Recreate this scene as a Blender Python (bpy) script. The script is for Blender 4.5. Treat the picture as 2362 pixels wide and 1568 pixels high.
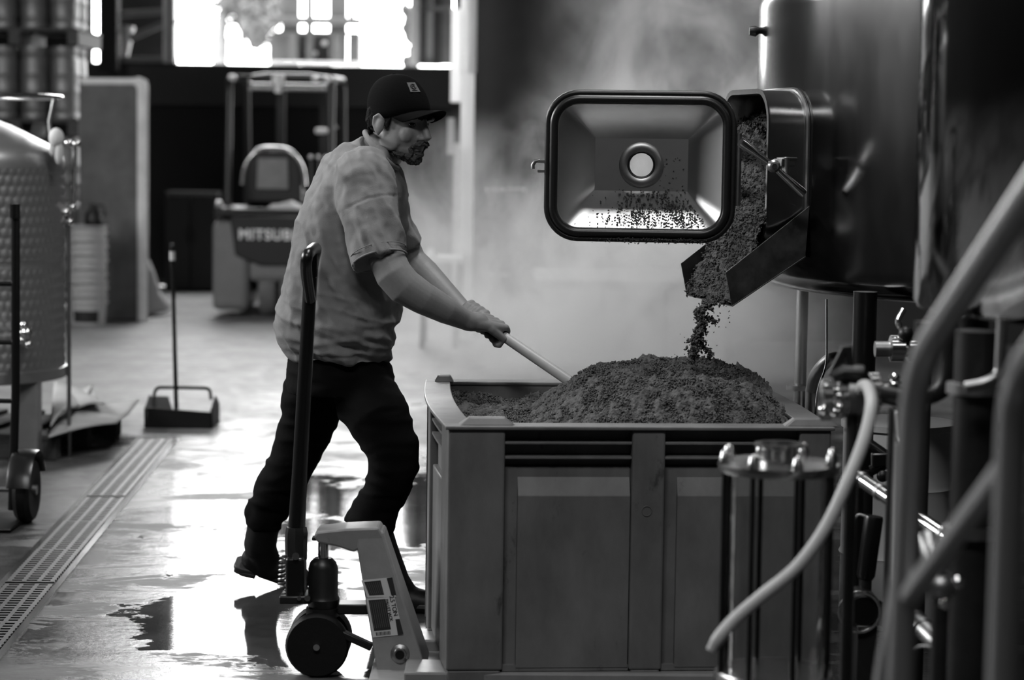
import bpy, bmesh, math, random
import numpy as np
from mathutils import Vector, Matrix, Quaternion, noise as mnoise

for o in list(bpy.data.objects):
    bpy.data.objects.remove(o, do_unlink=True)
SC = bpy.context.scene
COL = SC.collection
random.seed(7)
RNG = np.random.default_rng(11)
V = Vector

# ------------------------------------------------------------------ camera
FPX, CAM_H = 5200.0, 1.46
PITCH, ROLL = math.atan(454 / FPX), 0.014
CAM = V((0, 0, CAM_H))
_fw = V((0, math.cos(PITCH), -math.sin(PITCH)))
_r0, _u0 = V((1, 0, 0)), V((0, math.sin(PITCH), math.cos(PITCH)))
_rt = math.cos(ROLL) * _r0 + math.sin(ROLL) * _u0
_up = -math.sin(ROLL) * _r0 + math.cos(ROLL) * _u0
cam_data = bpy.data.cameras.new('camera')
cam_data.sensor_width = 36.0
cam_data.lens = FPX / 2362 * 36.0
cam_data.clip_end = 300
cam_data.dof.use_dof = True
cam_data.dof.focus_distance = 6.65
cam_data.dof.aperture_fstop = 2.6
cam = bpy.data.objects.new('camera', cam_data)
COL.objects.link(cam)
cam.matrix_world = Matrix(((_rt.x, _up.x, -_fw.x, CAM.x), (_rt.y, _up.y, -_fw.y, CAM.y),
                           (_rt.z, _up.z, -_fw.z, CAM.z), (0, 0, 0, 1)))
SC.camera = cam

# ------------------------------------------------------------------ view, world, lights
SC.view_settings.view_transform = 'Standard'
SC.view_settings.look = 'None'
SC.view_settings.gamma = 1.0
SC.view_settings.use_curve_mapping = False
SC.view_settings.exposure = 0.0
SC.cycles.use_denoising = True
SC.cycles.volume_step_rate = 1.8
SC.cycles.volume_max_steps = 128
SC.cycles.max_bounces = 7
SC.cycles.volume_bounces = 2
SC.cycles.adaptive_threshold = 0.03
SC.cycles.caustics_reflective = False
SC.cycles.sample_clamp_indirect = 6.0

world = bpy.data.worlds.new('overcast_sky')
SC.world = world
world.use_nodes = True
_bg = world.node_tree.nodes['Background']
_bg.inputs['Color'].default_value = (1, 1, 1, 1)
_bg.inputs['Strength'].default_value = 15.0

def area_light(name, loc, target, sx, sy, power, spread=math.pi):
    l = bpy.data.lights.new(name, 'AREA')
    l.shape = 'RECTANGLE'; l.size = sx; l.size_y = sy; l.energy = power; l.spread = spread
    o = bpy.data.objects.new(name, l)
    COL.objects.link(o)
    o.location = loc
    o.rotation_euler = (V(target) - V(loc)).to_track_quat('-Z', 'Y').to_euler()
    return o
# daylight: the overcast sky enters by the high loading-door opening and an added, unseen clerestory window (sky portals, no light of their own)
_p1 = area_light('daylight_portal', (-3.75, 22.25, 4.6), (-3.75, 8, 4.6), 6.3, 4.7, 1)
_p2 = area_light('daylight_portal.001', (-6.95, 9.0, 4.0), (0.0, 9.0, 4.0), 7.0, 2.6, 1)
_p1.data.cycles.is_portal = True; _p2.data.cycles.is_portal = True
# fill lights added overhead, out of view, for the bin, steam and near side
area_light('ceiling_strip_lamp', (0.4, 6.9, 6.2), (0.4, 6.9, 0), 0.9, 3.0, 190)
area_light('ceiling_strip_lamp.001', (-0.6, 1.0, 6.2), (-0.2, 3.4, 0), 3.0, 0.5, 290)

# ------------------------------------------------------------------ pixel rays (photo measured at 2362 x 1568)
def ray(px, py):
    return _fw + _rt * ((px - 1181) / FPX) - _up * ((py - 784) / FPX)
def PY(px, py, Y):
    d = ray(px, py)
    return CAM + d * (Y / d.y)
def G(px, py, z=0.0):
    d = ray(px, py)
    return CAM + d * ((z - CAM_H) / d.z)

# ------------------------------------------------------------------ materials
MATS = {}
def mat(name, g, rough=0.5, metal=0.0, var=0.0, vscale=6.0, bump=0.0, bscale=60.0, aniso=0.0,
        stretch=(1, 1, 1), rvar=0.0, coat=0.0, spec=0.5, detail=4.0):
    if name in MATS:
        return MATS[name]
    m = bpy.data.materials.new(name)
    m.use_nodes = True
    nt = m.node_tree
    b = nt.nodes['Principled BSDF']
    b.inputs['Roughness'].default_value = rough
    b.inputs['Metallic'].default_value = metal
    b.inputs['Specular IOR Level'].default_value = spec
    b.inputs['Anisotropic'].default_value = aniso
    b.inputs['Coat Weight'].default_value = coat
    b.inputs['Base Color'].default_value = (g, g, g, 1)
    if var or bump or rvar:
        tc = nt.nodes.new('ShaderNodeTexCoord')
        mp = nt.nodes.new('ShaderNodeMapping')
        mp.inputs['Scale'].default_value = stretch
        nt.links.new(tc.outputs['Object'], mp.inputs['Vector'])
    if var or rvar:
        n = nt.nodes.new('ShaderNodeTexNoise')
        n.inputs['Scale'].default_value = vscale
        n.inputs['Detail'].default_value = detail
        n.inputs['Roughness'].default_value = 0.65
        nt.links.new(mp.outputs['Vector'], n.inputs['Vector'])
    if var:
        r = nt.nodes.new('ShaderNodeMapRange')
        r.inputs['From Min'].default_value = 0.28; r.inputs['From Max'].default_value = 0.72
        r.inputs['To Min'].default_value = g * (1 - var); r.inputs['To Max'].default_value = g * (1 + var)
        nt.links.new(n.outputs['Fac'], r.inputs['Value'])
        nt.links.new(r.outputs['Result'], b.inputs['Base Color'])
    if rvar:
        r = nt.nodes.new('ShaderNodeMapRange')
        r.inputs['From Min'].default_value = 0.3; r.inputs['From Max'].default_value = 0.7
        r.inputs['To Min'].default_value = max(0.02, rough - rvar); r.inputs['To Max'].default_value = min(1, rough + rvar)
        nt.links.new(n.outputs['Fac'], r.inputs['Value'])
        nt.links.new(r.outputs['Result'], b.inputs['Roughness'])
    if bump:
        n2 = nt.nodes.new('ShaderNodeTexNoise')
        n2.inputs['Scale'].default_value = bscale
        n2.inputs['Detail'].default_value = 5
        nt.links.new(mp.outputs['Vector'], n2.inputs['Vector'])
        bp = nt.nodes.new('ShaderNodeBump')
        bp.inputs['Strength'].default_value = bump
        bp.inputs['Distance'].default_value = 0.01
        nt.links.new(n2.outputs['Fac'], bp.inputs['Height'])
        nt.links.new(bp.outputs['Normal'], b.inputs['Normal'])
    MATS[name] = m
    return m

def steel(name, g=0.5, rough=0.28, **k):
    return mat(name, g, rough, 1.0, **k)
mat('brushed_steel', 0.42, 0.26, 1.0, var=0.10, vscale=3, stretch=(40, 40, 1), aniso=0.0)
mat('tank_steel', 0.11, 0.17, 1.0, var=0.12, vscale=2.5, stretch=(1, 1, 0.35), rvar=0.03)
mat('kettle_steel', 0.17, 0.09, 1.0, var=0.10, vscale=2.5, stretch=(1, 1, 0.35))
mat('bright_steel', 0.72, 0.16, 1.0, var=0.08, vscale=8)
mat('dull_steel', 0.32, 0.38, 1.0, var=0.2, vscale=12)
mat('dark_steel', 0.030, 0.4, 0.6, var=0.3, vscale=10)
mat('black_paint', 0.004, 0.30)
mat('black_rubber', 0.004, 0.6, bump=0.1, spec=0.3)
mat('black_plastic', 0.005, 0.45, spec=0.4)
mat('grey_paint', 0.22, 0.35, var=0.15, vscale=9, bump=0.05)
mat('bin_plastic', 0.14, 0.42, var=0.38, vscale=5, bump=0.08, bscale=25, detail=7, stretch=(1, 1, 0.5))
mat('rail_paint', 0.34, 0.36, 0.85)
mat('white_plastic', 0.8, 0.4, var=0.05)
mat('bucket_white', 0.45, 0.45, var=0.1, vscale=5)
mat('cloth_pale', 0.6, 0.9, bump=0.3, bscale=12)
mat('cardboard', 0.42, 0.85, var=0.15, vscale=4)
mat('pallet_wood', 0.06, 0.85, var=0.4, vscale=9, stretch=(1, 8, 8))
mat('plywood', 0.11, 0.75, var=0.45, vscale=3.0, bump=0.1, detail=6)
mat('plywood_edge', 0.75, 0.6, var=0.15)
mat('hose_pale', 0.42, 0.45, var=0.08, vscale=14)
mat('grate_steel', 0.055, 0.42, 0.7, var=0.3, vscale=20)
mat('skin', 0.22, 0.55, var=0.10, vscale=22, bump=0.06, bscale=160)
mat('shirt_cotton', 0.215, 0.92, var=0.035, vscale=18, bump=0.16, bscale=330, spec=0.15)
mat('trouser_cotton', 0.0035, 0.95, var=0.3, vscale=10, bump=0.1, bscale=200, spec=0.1)
mat('boot_leather', 0.004, 0.5, bump=0.1, spec=0.3)
mat('boot_sole', 0.035, 0.6)
mat('cap_cotton', 0.005, 0.95, bump=0.15, bscale=260, spec=0.06)
mat('hair_dark', 0.008, 0.8, var=0.4, vscale=60, bump=0.5, bscale=180, spec=0.12)
mat('beard', 0.065, 0.8, var=0.35, vscale=90, bump=0.7, bscale=220)
mat('patch_cloth', 0.11, 0.9)
mat('patch_mark', 0.035, 0.9)
mat('spent_grain', 0.085, 0.78, var=0.55, vscale=55, bump=0.8, bscale=140, detail=6, spec=0.35)
mat('grain_flake', 0.065, 0.75, var=0.5, vscale=70, spec=0.4)
mat('wall_dark', 0.024, 0.8, var=0.25, vscale=0.9, bump=0.05, bscale=6)
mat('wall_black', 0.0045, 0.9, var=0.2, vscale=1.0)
mat('fascia', 0.016, 0.75, var=0.3, vscale=1.3)
mat('ceiling_dark', 0.05, 0.9, var=0.1)
mat('truck_body', 0.18, 0.4, var=0.1, vscale=4)
mat('truck_black', 0.010, 0.4)
mat('tyre_pale', 0.15, 0.8, var=0.2)
mat('letter_white', 0.9, 0.5)
mat('sticker_white', 0.5, 0.45)
mat('sticker_dark', 0.018, 0.4)
mat('foliage', 0.05, 0.8, var=0.4, vscale=8)
mat('bark', 0.12, 0.9, var=0.3)
mat('outside_paving', 0.35, 0.9, var=0.1)
mat('outside_grey', 0.09, 0.6, var=0.15)
mat('outside_pale', 0.45, 0.6, var=0.08)
mat('eye_dark', 0.012, 0.12)
mat('lamp_metal', 0.3, 0.5)
mat('drum_white', 0.85, 0.45, var=0.05)
mat('chute_steel', 0.10, 0.42, 0.85, var=0.30, vscale=16, rvar=0.1)
mat('door_steel', 0.60, 0.30, 1.0, var=0.10, vscale=3)
mat('gasket', 0.010, 0.35)

def add_stains(name, scale, lo, hi, dark, stretch):
    # scuffs and dirt with a shape of their own, multiplied over the colour
    m = MATS[name]; nt = m.node_tree; b = nt.nodes['Principled BSDF']
    src = b.inputs['Base Color'].links[0].from_socket
    tc = nt.nodes.new('ShaderNodeTexCoord'); mp = nt.nodes.new('ShaderNodeMapping'); mp.inputs['Scale'].default_value = stretch
    mp.inputs['Rotation'].default_value = (0.0, 0.5, 0.0)
    nt.links.new(tc.outputs['Object'], mp.inputs['Vector'])
    n = nt.nodes.new('ShaderNodeTexNoise'); n.inputs['Scale'].default_value = scale; n.inputs['Detail'].default_value = 8; n.inputs['Roughness'].default_value = 0.75
    nt.links.new(mp.outputs['Vector'], n.inputs['Vector'])
    r = nt.nodes.new('ShaderNodeMapRange'); r.interpolation_type = 'SMOOTHSTEP'
    for k, x in zip(('From Min', 'From Max', 'To Min', 'To Max'), (lo, hi, 1.0, dark)):
        r.inputs[k].default_value = x
    nt.links.new(n.outputs['Fac'], r.inputs['Value'])
    mu = nt.nodes.new('ShaderNodeMath'); mu.operation = 'MULTIPLY'
    nt.links.new(src, mu.inputs[0]); nt.links.new(r.outputs['Result'], mu.inputs[1])
    nt.links.new(mu.outputs[0], b.inputs['Base Color'])
add_stains('bin_plastic', 9.0, 0.60, 0.70, 0.45, (1.0, 1.0, 0.45))
add_stains('grey_paint', 14.0, 0.62, 0.72, 0.5, (1, 1, 0.6))
add_stains('bin_plastic', 30.0, 0.66, 0.74, 1.5, (0.5, 0.5, 2.0))

def glassy(name, tint=0.95, mixf=0.12, rough=0.03, ior=1.45):
    m = bpy.data.materials.new(name)
    m.use_nodes = True
    nt = m.node_tree
    for n in list(nt.nodes):
        nt.nodes.remove(n)
    out = nt.nodes.new('ShaderNodeOutputMaterial')
    tr = nt.nodes.new('ShaderNodeBsdfTransparent'); tr.inputs['Color'].default_value = (tint, tint, tint, 1)
    gl = nt.nodes.new('ShaderNodeBsdfGlossy'); gl.inputs['Roughness'].default_value = rough
    gl.inputs['Color'].default_value = (1, 1, 1, 1)
    fr = nt.nodes.new('ShaderNodeFresnel'); fr.inputs['IOR'].default_value = ior
    mx = nt.nodes.new('ShaderNodeMath'); mx.operation = 'ADD'; mx.use_clamp = True
    mx.inputs[1].default_value = mixf
    nt.links.new(fr.outputs['Fac'], mx.inputs[0])
    ms = nt.nodes.new('ShaderNodeMixShader')
    nt.links.new(mx.outputs[0], ms.inputs[0]); nt.links.new(tr.outputs[0], ms.inputs[1]); nt.links.new(gl.outputs[0], ms.inputs[2])
    nt.links.new(ms.outputs[0], out.inputs['Surface'])
    MATS[name] = m
glassy('glass_clear', 0.96, 0.02)
glassy('glass_tube', 0.95, 0.0, 0.05, 1.12)

def translucent(name, g):
    m = bpy.data.materials.new(name)
    m.use_nodes = True
    nt = m.node_tree
    b = nt.nodes['Principled BSDF']
    out = nt.nodes['Material Output']
    b.inputs['Base Color'].default_value = (g, g, g, 1); b.inputs['Roughness'].default_value = 0.3
    t = nt.nodes.new('ShaderNodeBsdfTranslucent'); t.inputs['Color'].default_value = (g, g, g, 1)
    ms = nt.nodes.new('ShaderNodeMixShader'); ms.inputs[0].default_value = 0.9
    nt.links.new(b.outputs[0], ms.inputs[1]); nt.links.new(t.outputs[0], ms.inputs[2])
    nt.links.new(ms.outputs[0], out.inputs['Surface'])
    MATS[name] = m
translucent('strip_plastic', 0.98)  # translucent white, added so the wall edge glows from the daylight behind

# ------------------------------------------------------------------ mesh builder
WM = {}      # world matrices of roots
def wmat(o):
    return WM.get(o.name, Matrix.Identity(4)) if o else Matrix.Identity(4)

class MB:
    def __init__(self):
        self.v, self.f = [], []
    def add(self, vs, fs):
        n = len(self.v)
        self.v += [tuple(x) for x in vs]
        self.f += [tuple(i + n for i in f) for f in fs]
        return self
    def box(self, c, size, M=None, taper=None):
        sx, sy, sz = (s / 2 for s in size)
        tx, ty = taper or (1, 1)
        vs = [V((x * sx * (tx if z > 0 else 1), y * sy * (ty if z > 0 else 1), z * sz)) for z in (-1, 1) for y in (-1, 1) for x in (-1, 1)]
        if M is not None:
            vs = [M @ q for q in vs]
        c = V(c)
        return self.add([q + c for q in vs], [(0, 2, 3, 1), (4, 5, 7, 6), (0, 1, 5, 4), (2, 6, 7, 3), (0, 4, 6, 2), (1, 3, 7, 5)])
    def hexa(self, b4, t4):
        return self.add(list(b4) + list(t4), [(3, 2, 1, 0), (4, 5, 6, 7), (0, 1, 5, 4), (1, 2, 6, 5), (2, 3, 7, 6), (3, 0, 4, 7)])
    def beam(self, p0, p1, w, h, upv=(0, 0, 1)):
        p0, p1 = V(p0), V(p1)
        d = (p1 - p0).normalized()
        s = d.cross(V(upv))
        if s.length < 1e-4:
            s = d.cross(V((1, 0, 0)))
        s.normalize()
        u = s.cross(d)
        q = lambda p: [p + s * a * w / 2 + u * b * h / 2 for a, b in ((-1, -1), (1, -1), (1, 1), (-1, 1))]
        return self.hexa(q(p0), q(p1))
    def tube(self, pts, rad, seg=12, caps=True, closed=False, flat=(1, 1)):
        pts = [V(p) for p in pts]
        n = len(pts)
        if not hasattr(rad, '__len__'):
            rad = [rad] * n
        base = len(self.v)
        prev = None
        for i, p in enumerate(pts):
            if closed:
                t = pts[(i + 1) % n] - pts[i - 1]
            else:
                t = pts[min(i + 1, n - 1)] - pts[max(i - 1, 0)]
            t.normalize()
            if prev is None:
                a = t.cross(V((0, 0, 1)))
                if a.length < 0.05:
                    a = t.cross(V((0, 1, 0)))
            else:
                a = prev - t * prev.dot(t)
                if a.length < 1e-5:
                    a = t.orthogonal()
            a.normalize(); prev = a
            b = t.cross(a)
            for k in range(seg):
                th = 2 * math.pi * k / seg
                self.v.append(tuple(p + a * (rad[i] * math.cos(th) * flat[0]) + b * (rad[i] * math.sin(th) * flat[1])))
        m = n if closed else n - 1
        for i in range(m):
            for k in range(seg):
                a0 = base + i * seg + k; a1 = base + i * seg + (k + 1) % seg
                b0 = base + ((i + 1) % n) * seg + k; b1 = base + ((i + 1) % n) * seg + (k + 1) % seg
                self.f.append((a0, a1, b1, b0))
        if caps and not closed:
            self.f.append(tuple(base + k for k in range(seg))[::-1])
            self.f.append(tuple(base + (n - 1) * seg + k for k in range(seg)))
        return self
    def rod(self, p0, p1, r, seg=14):
        return self.tube([p0, p1], r, seg)
    def limb(self, pts, rad, seg=16):
        """tapered limb with rounded ends"""
        pts = [V(p) for p in pts]
        d0 = (pts[0] - pts[1]).normalized(); d1 = (pts[-1] - pts[-2]).normalized()
        P, R = [], []
        for a in (80, 55, 28):
            P.append(pts[0] + d0 * rad[0] * math.sin(math.radians(a))); R.append(rad[0] * math.cos(math.radians(a)))
        P += pts; R += list(rad)
        for a in (28, 55, 80):
            P.append(pts[-1] + d1 * rad[-1] * math.sin(math.radians(a))); R.append(rad[-1] * math.cos(math.radians(a)))
        return self.tube(P, R, seg)
    def lathe(self, prof, c, seg=32, M=None, a0=0.0, a1=2 * math.pi, cap=False):
        c = V(c)
        full = abs(a1 - a0 - 2 * math.pi) < 1e-6
        ns = seg if full else seg + 1
        base = len(self.v)
        for r, z in prof:
            for k in range(ns):
                th = a0 + (a1 - a0) * k / seg
                q = V((r * math.cos(th), r * math.sin(th), z))
                self.v.append(tuple((M @ q if M is not None else q) + c))
        for i in range(len(prof) - 1):
            for k in range(seg):
                k2 = (k + 1) % ns if full else k + 1
                self.f.append((base + i * ns + k, base + i * ns + k2, base + (i + 1) * ns + k2, base + (i + 1) * ns + k))
        if full and cap:
            if prof[0][0] > 1e-6:
                self.f.append(tuple(base + k for k in range(ns))[::-1])
            if prof[-1][0] > 1e-6:
                self.f.append(tuple(base + (len(prof) - 1) * ns + k for k in range(ns)))
        return self
    def ell(self, c, r, M=None, seg=18, rings=10):
        c = V(c)
        if not hasattr(r, '__len__'):
            r = (r, r, r)
        base = len(self.v)
        for i in range(rings + 1):
            ph = -math.pi / 2 + math.pi * i / rings
            for k in range(seg):
                th = 2 * math.pi * k / seg
                rr = max(math.cos(ph), 0.02)
                q = V((r[0] * rr * math.cos(th), r[1] * rr * math.sin(th), r[2] * math.sin(ph)))
                self.v.append(tuple((M @ q if M is not None else q) + c))
        for i in range(rings):
            for k in range(seg):
                self.f.append((base + i * seg + k, base + i * seg + (k + 1) % seg, base + (i + 1) * seg + (k + 1) % seg, base + (i + 1) * seg + k))
        self.f.append(tuple(base + k for k in range(seg))[::-1])
        self.f.append(tuple(base + rings * seg + k for k in range(seg)))
        return self
    def loft(self, rings, seg=28, caps=True, power=2.0):
        """rings: (centre, u_vec, v_vec) super-ellipse sections"""
        base = len(self.v)
        e = 2.0 / power
        for c, u, w in rings:
            for k in range(seg):
                th = 2 * math.pi * k / seg
                ct, st = math.cos(th), math.sin(th)
                a = math.copysign(abs(ct) ** e, ct); b = math.copysign(abs(st) ** e, st)
                self.v.append(tuple(V(c) + V(u) * a + V(w) * b))
        n = len(rings)
        for i in range(n - 1):
            for k in range(seg):
                self.f.append((base + i * seg + k, base + i * seg + (k + 1) % seg, base + (i + 1) * seg + (k + 1) % seg, base + (i + 1) * seg + k))
        if caps:
            self.f.append(tuple(base + k for k in range(seg))[::-1])
            self.f.append(tuple(base + (n - 1) * seg + k for k in range(seg)))
        return self
    def prism(self, poly, d):
        """closed polygon of 3D points extruded by vector d"""
        n = len(poly); d = V(d)
        vs = [V(p) for p in poly]
        return self.add(vs + [p + d for p in vs],
                        [tuple(range(n))[::-1], tuple(range(n, 2 * n))] + [(i, (i + 1) % n, n + (i + 1) % n, n + i) for i in range(n)])
    def mesh(self, name, parent=None, origin=None):
        inv = wmat(parent).inverted()
        if origin is not None:
            inv = Matrix.Translation(-V(origin))
        me = bpy.data.meshes.new(name)
        me.from_pydata([tuple(inv @ V(q)) for q in self.v], [], self.f)
        bm = bmesh.new(); bm.from_mesh(me)
        bmesh.ops.recalc_face_normals(bm, faces=bm.faces)
        bm.to_mesh(me); bm.free()
        return me
    def build(self, name, m, parent=None, smooth=True, bevel=0.0, origin=None, angle=40, label=None, kind=None):
        me = self.mesh(name, parent, origin)
        me.materials.append(MATS[m])
        if smooth:
            me.shade_smooth()
            me.set_sharp_from_angle(angle=math.radians(angle))
        o = bpy.data.objects.new(name, me)
        COL.objects.link(o)
        if parent is not None:
            o.parent = parent
            WM[o.name] = wmat(parent)
        if origin is not None:
            o.location = origin
            WM[o.name] = Matrix.Translation(V(origin))
        if bevel:
            b = o.modifiers.new('bevel', 'BEVEL'); b.width = bevel; b.segments = 2
            b.limit_method = 'ANGLE'; b.angle_limit = math.radians(40)
        if label:
            o['label'] = label
        if kind:
            o['kind'] = kind
        return o

def tag(o, label, cat, group=None, kind=None):
    o['label'] = label; o['category'] = cat
    if group:
        o['group'] = group
    if kind:
        o['kind'] = kind
    return o
def struct(o, label=None):
    o['kind'] = 'structure'
    if label:
        o['label'] = label
    return o
def thing(name, label, cat, loc=(0, 0, 0), rz=0.0, group=None):
    o = bpy.data.objects.new(name, None)
    o.empty_display_size = 0.1
    COL.objects.link(o)
    o.location = loc; o.rotation_euler = (0, 0, rz)
    WM[o.name] = Matrix.Translation(V(loc)) @ Matrix.Rotation(rz, 4, 'Z')
    return tag(o, label, cat, group)
def kids(o):
    return [c for c in bpy.data.objects if c.parent == o]
def dup(root, delta, label, group=None, rz=None):
    r = root.copy(); COL.objects.link(r)
    r.location = V(root.location) + V(delta)
    if rz is not None:
        r.rotation_euler = (0, 0, rz)
    r['label'] = label
    if group:
        r['group'] = group
    for ch in kids(root):
        c = ch.copy(); COL.objects.link(c); c.parent = r
        for g in kids(ch):
            d = g.copy(); COL.objects.link(d); d.parent = c
    return r

def remeshed(mb, name, m, parent, voxel, smooth_it=6, disp=None, factor=0.5):
    """union of overlapping solids as one continuous skin"""
    me = mb.mesh(name)
    t = bpy.data.objects.new('tmp', me); COL.objects.link(t)
    r = t.modifiers.new('r', 'REMESH'); r.mode = 'VOXEL'; r.voxel_size = voxel
    if smooth_it:
        s = t.modifiers.new('s', 'SMOOTH'); s.iterations = smooth_it; s.factor = factor
    dg = bpy.context.evaluated_depsgraph_get()
    dg.update()
    ev = t.evaluated_get(dg)
    out = bpy.data.meshes.new_from_object(ev)
    bpy.data.objects.remove(t, do_unlink=True)
    bpy.data.meshes.remove(me)
    out.name = name
    n = len(out.vertices)
    co = np.empty(n * 3); out.vertices.foreach_get('co', co); co = co.reshape(-1, 3)
    if disp is not None:
        no = np.empty(n * 3); out.vertices.foreach_get('normal', no); no = no.reshape(-1, 3)
        co = co + no * disp(co, no)[:, None]
    inv = np.array(wmat(parent).inverted())
    co = co @ inv[:3, :3].T + inv[:3, 3]
    out.vertices.foreach_set('co', co.ravel())
    out.materials.clear(); out.materials.append(MATS[m])
    out.shade_smooth(); out.update()
    o = bpy.data.objects.new(name, out); COL.objects.link(o)
    o.parent = parent
    WM[o.name] = wmat(parent)
    return o

# ------------------------------------------------------------------ numpy noise
def _hash(ix, iy, iz, seed):
    h = (ix.astype(np.int64) * 374761393 + iy.astype(np.int64) * 668265263 + iz.astype(np.int64) * 2147483647 + seed * 1274126177) & 0xffffffff
    h = ((h ^ (h >> 13)) * 1274126177) & 0xffffffff
    h = (h ^ (h >> 16)) & 0xffffffff
    return h / 4294967295.0
def vnoise(p, seed=0):
    p = np.asarray(p, float)
    i = np.floor(p).astype(np.int64); f = p - i
    f = f * f * (3 - 2 * f)
    r = 0
    for dx in (0, 1):
        for dy in (0, 1):
            for dz in (0, 1):
                w = (f[:, 0] if dx else 1 - f[:, 0]) * (f[:, 1] if dy else 1 - f[:, 1]) * (f[:, 2] if dz else 1 - f[:, 2])
                r = r + w * _hash(i[:, 0] + dx, i[:, 1] + dy, i[:, 2] + dz, seed)
    return r * 2 - 1
def fbm(p, octs=4, seed=0, gain=0.5):
    s, a = 0, 1.0
    p = np.asarray(p, float)
    for k in range(octs):
        s = s + a * vnoise(p * 2 ** k + 17.3 * k, seed + k)
        a *= gain
    return s

def text_mesh(body, size, name, m, parent, M, extrude=0.002, bold=0.0, spacing=1.0):
    cu = bpy.data.curves.new(name, 'FONT')
    cu.body = body; cu.size = size; cu.extrude = extrude; cu.offset = bold; cu.space_character = spacing
    cu.align_x = 'CENTER'; cu.align_y = 'CENTER'
    t = bpy.data.objects.new('tmp', cu); COL.objects.link(t)
    dg = bpy.context.evaluated_depsgraph_get(); dg.update()
    me = bpy.data.meshes.new_from_object(t.evaluated_get(dg))
    bpy.data.objects.remove(t, do_unlink=True)
    me.transform(wmat(parent).inverted() @ M)
    me.materials.clear(); me.materials.append(MATS[m])
    o = bpy.data.objects.new(name, me); COL.objects.link(o); o.parent = parent
    WM[o.name] = wmat(parent)
    return o
def basis(x, y, z, o):
    return Matrix(((x[0], y[0], z[0], o[0]), (x[1], y[1], z[1], o[1]), (x[2], y[2], z[2], o[2]), (0, 0, 0, 1)))
def arc(c, u, w, r, a0, a1, n):
    return [V(c) + V(u) * r * math.cos(math.radians(a0 + (a1 - a0) * i / n)) + V(w) * r * math.sin(math.radians(a0 + (a1 - a0) * i / n)) for i in range(n + 1)]
def bend(pts, r=0.05, n=6):
    """round the corners of a polyline"""
    pts = [V(p) for p in pts]
    out = [pts[0]]
    for i in range(1, len(pts) - 1):
        a = (pts[i - 1] - pts[i]); b = (pts[i + 1] - pts[i])
        ra = min(r, a.length * 0.45, b.length * 0.45)
        p0 = pts[i] + a.normalized() * ra; p1 = pts[i] + b.normalized() * ra
        for k in range(n + 1):
            t = k / n
            out.append(p0 * (1 - t) ** 2 + pts[i] * 2 * t * (1 - t) + p1 * t * t)
    out.append(pts[-1])
    return out
def spline(pts, n=8):
    """Catmull-Rom through points"""
    pts = [V(p) for p in pts]
    P = [pts[0] * 2 - pts[1]] + pts + [pts[-1] * 2 - pts[-2]]
    out = []
    for i in range(1, len(P) - 2):
        for k in range(n):
            t = k / n
            out.append(0.5 * ((2 * P[i]) + (P[i + 1] - P[i - 1]) * t + (2 * P[i - 1] - 5 * P[i] + 4 * P[i + 1] - P[i + 2]) * t * t + (3 * P[i] - P[i - 1] - 3 * P[i + 1] + P[i + 2]) * t ** 3))
    out.append(P[-2])
    return out

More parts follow.
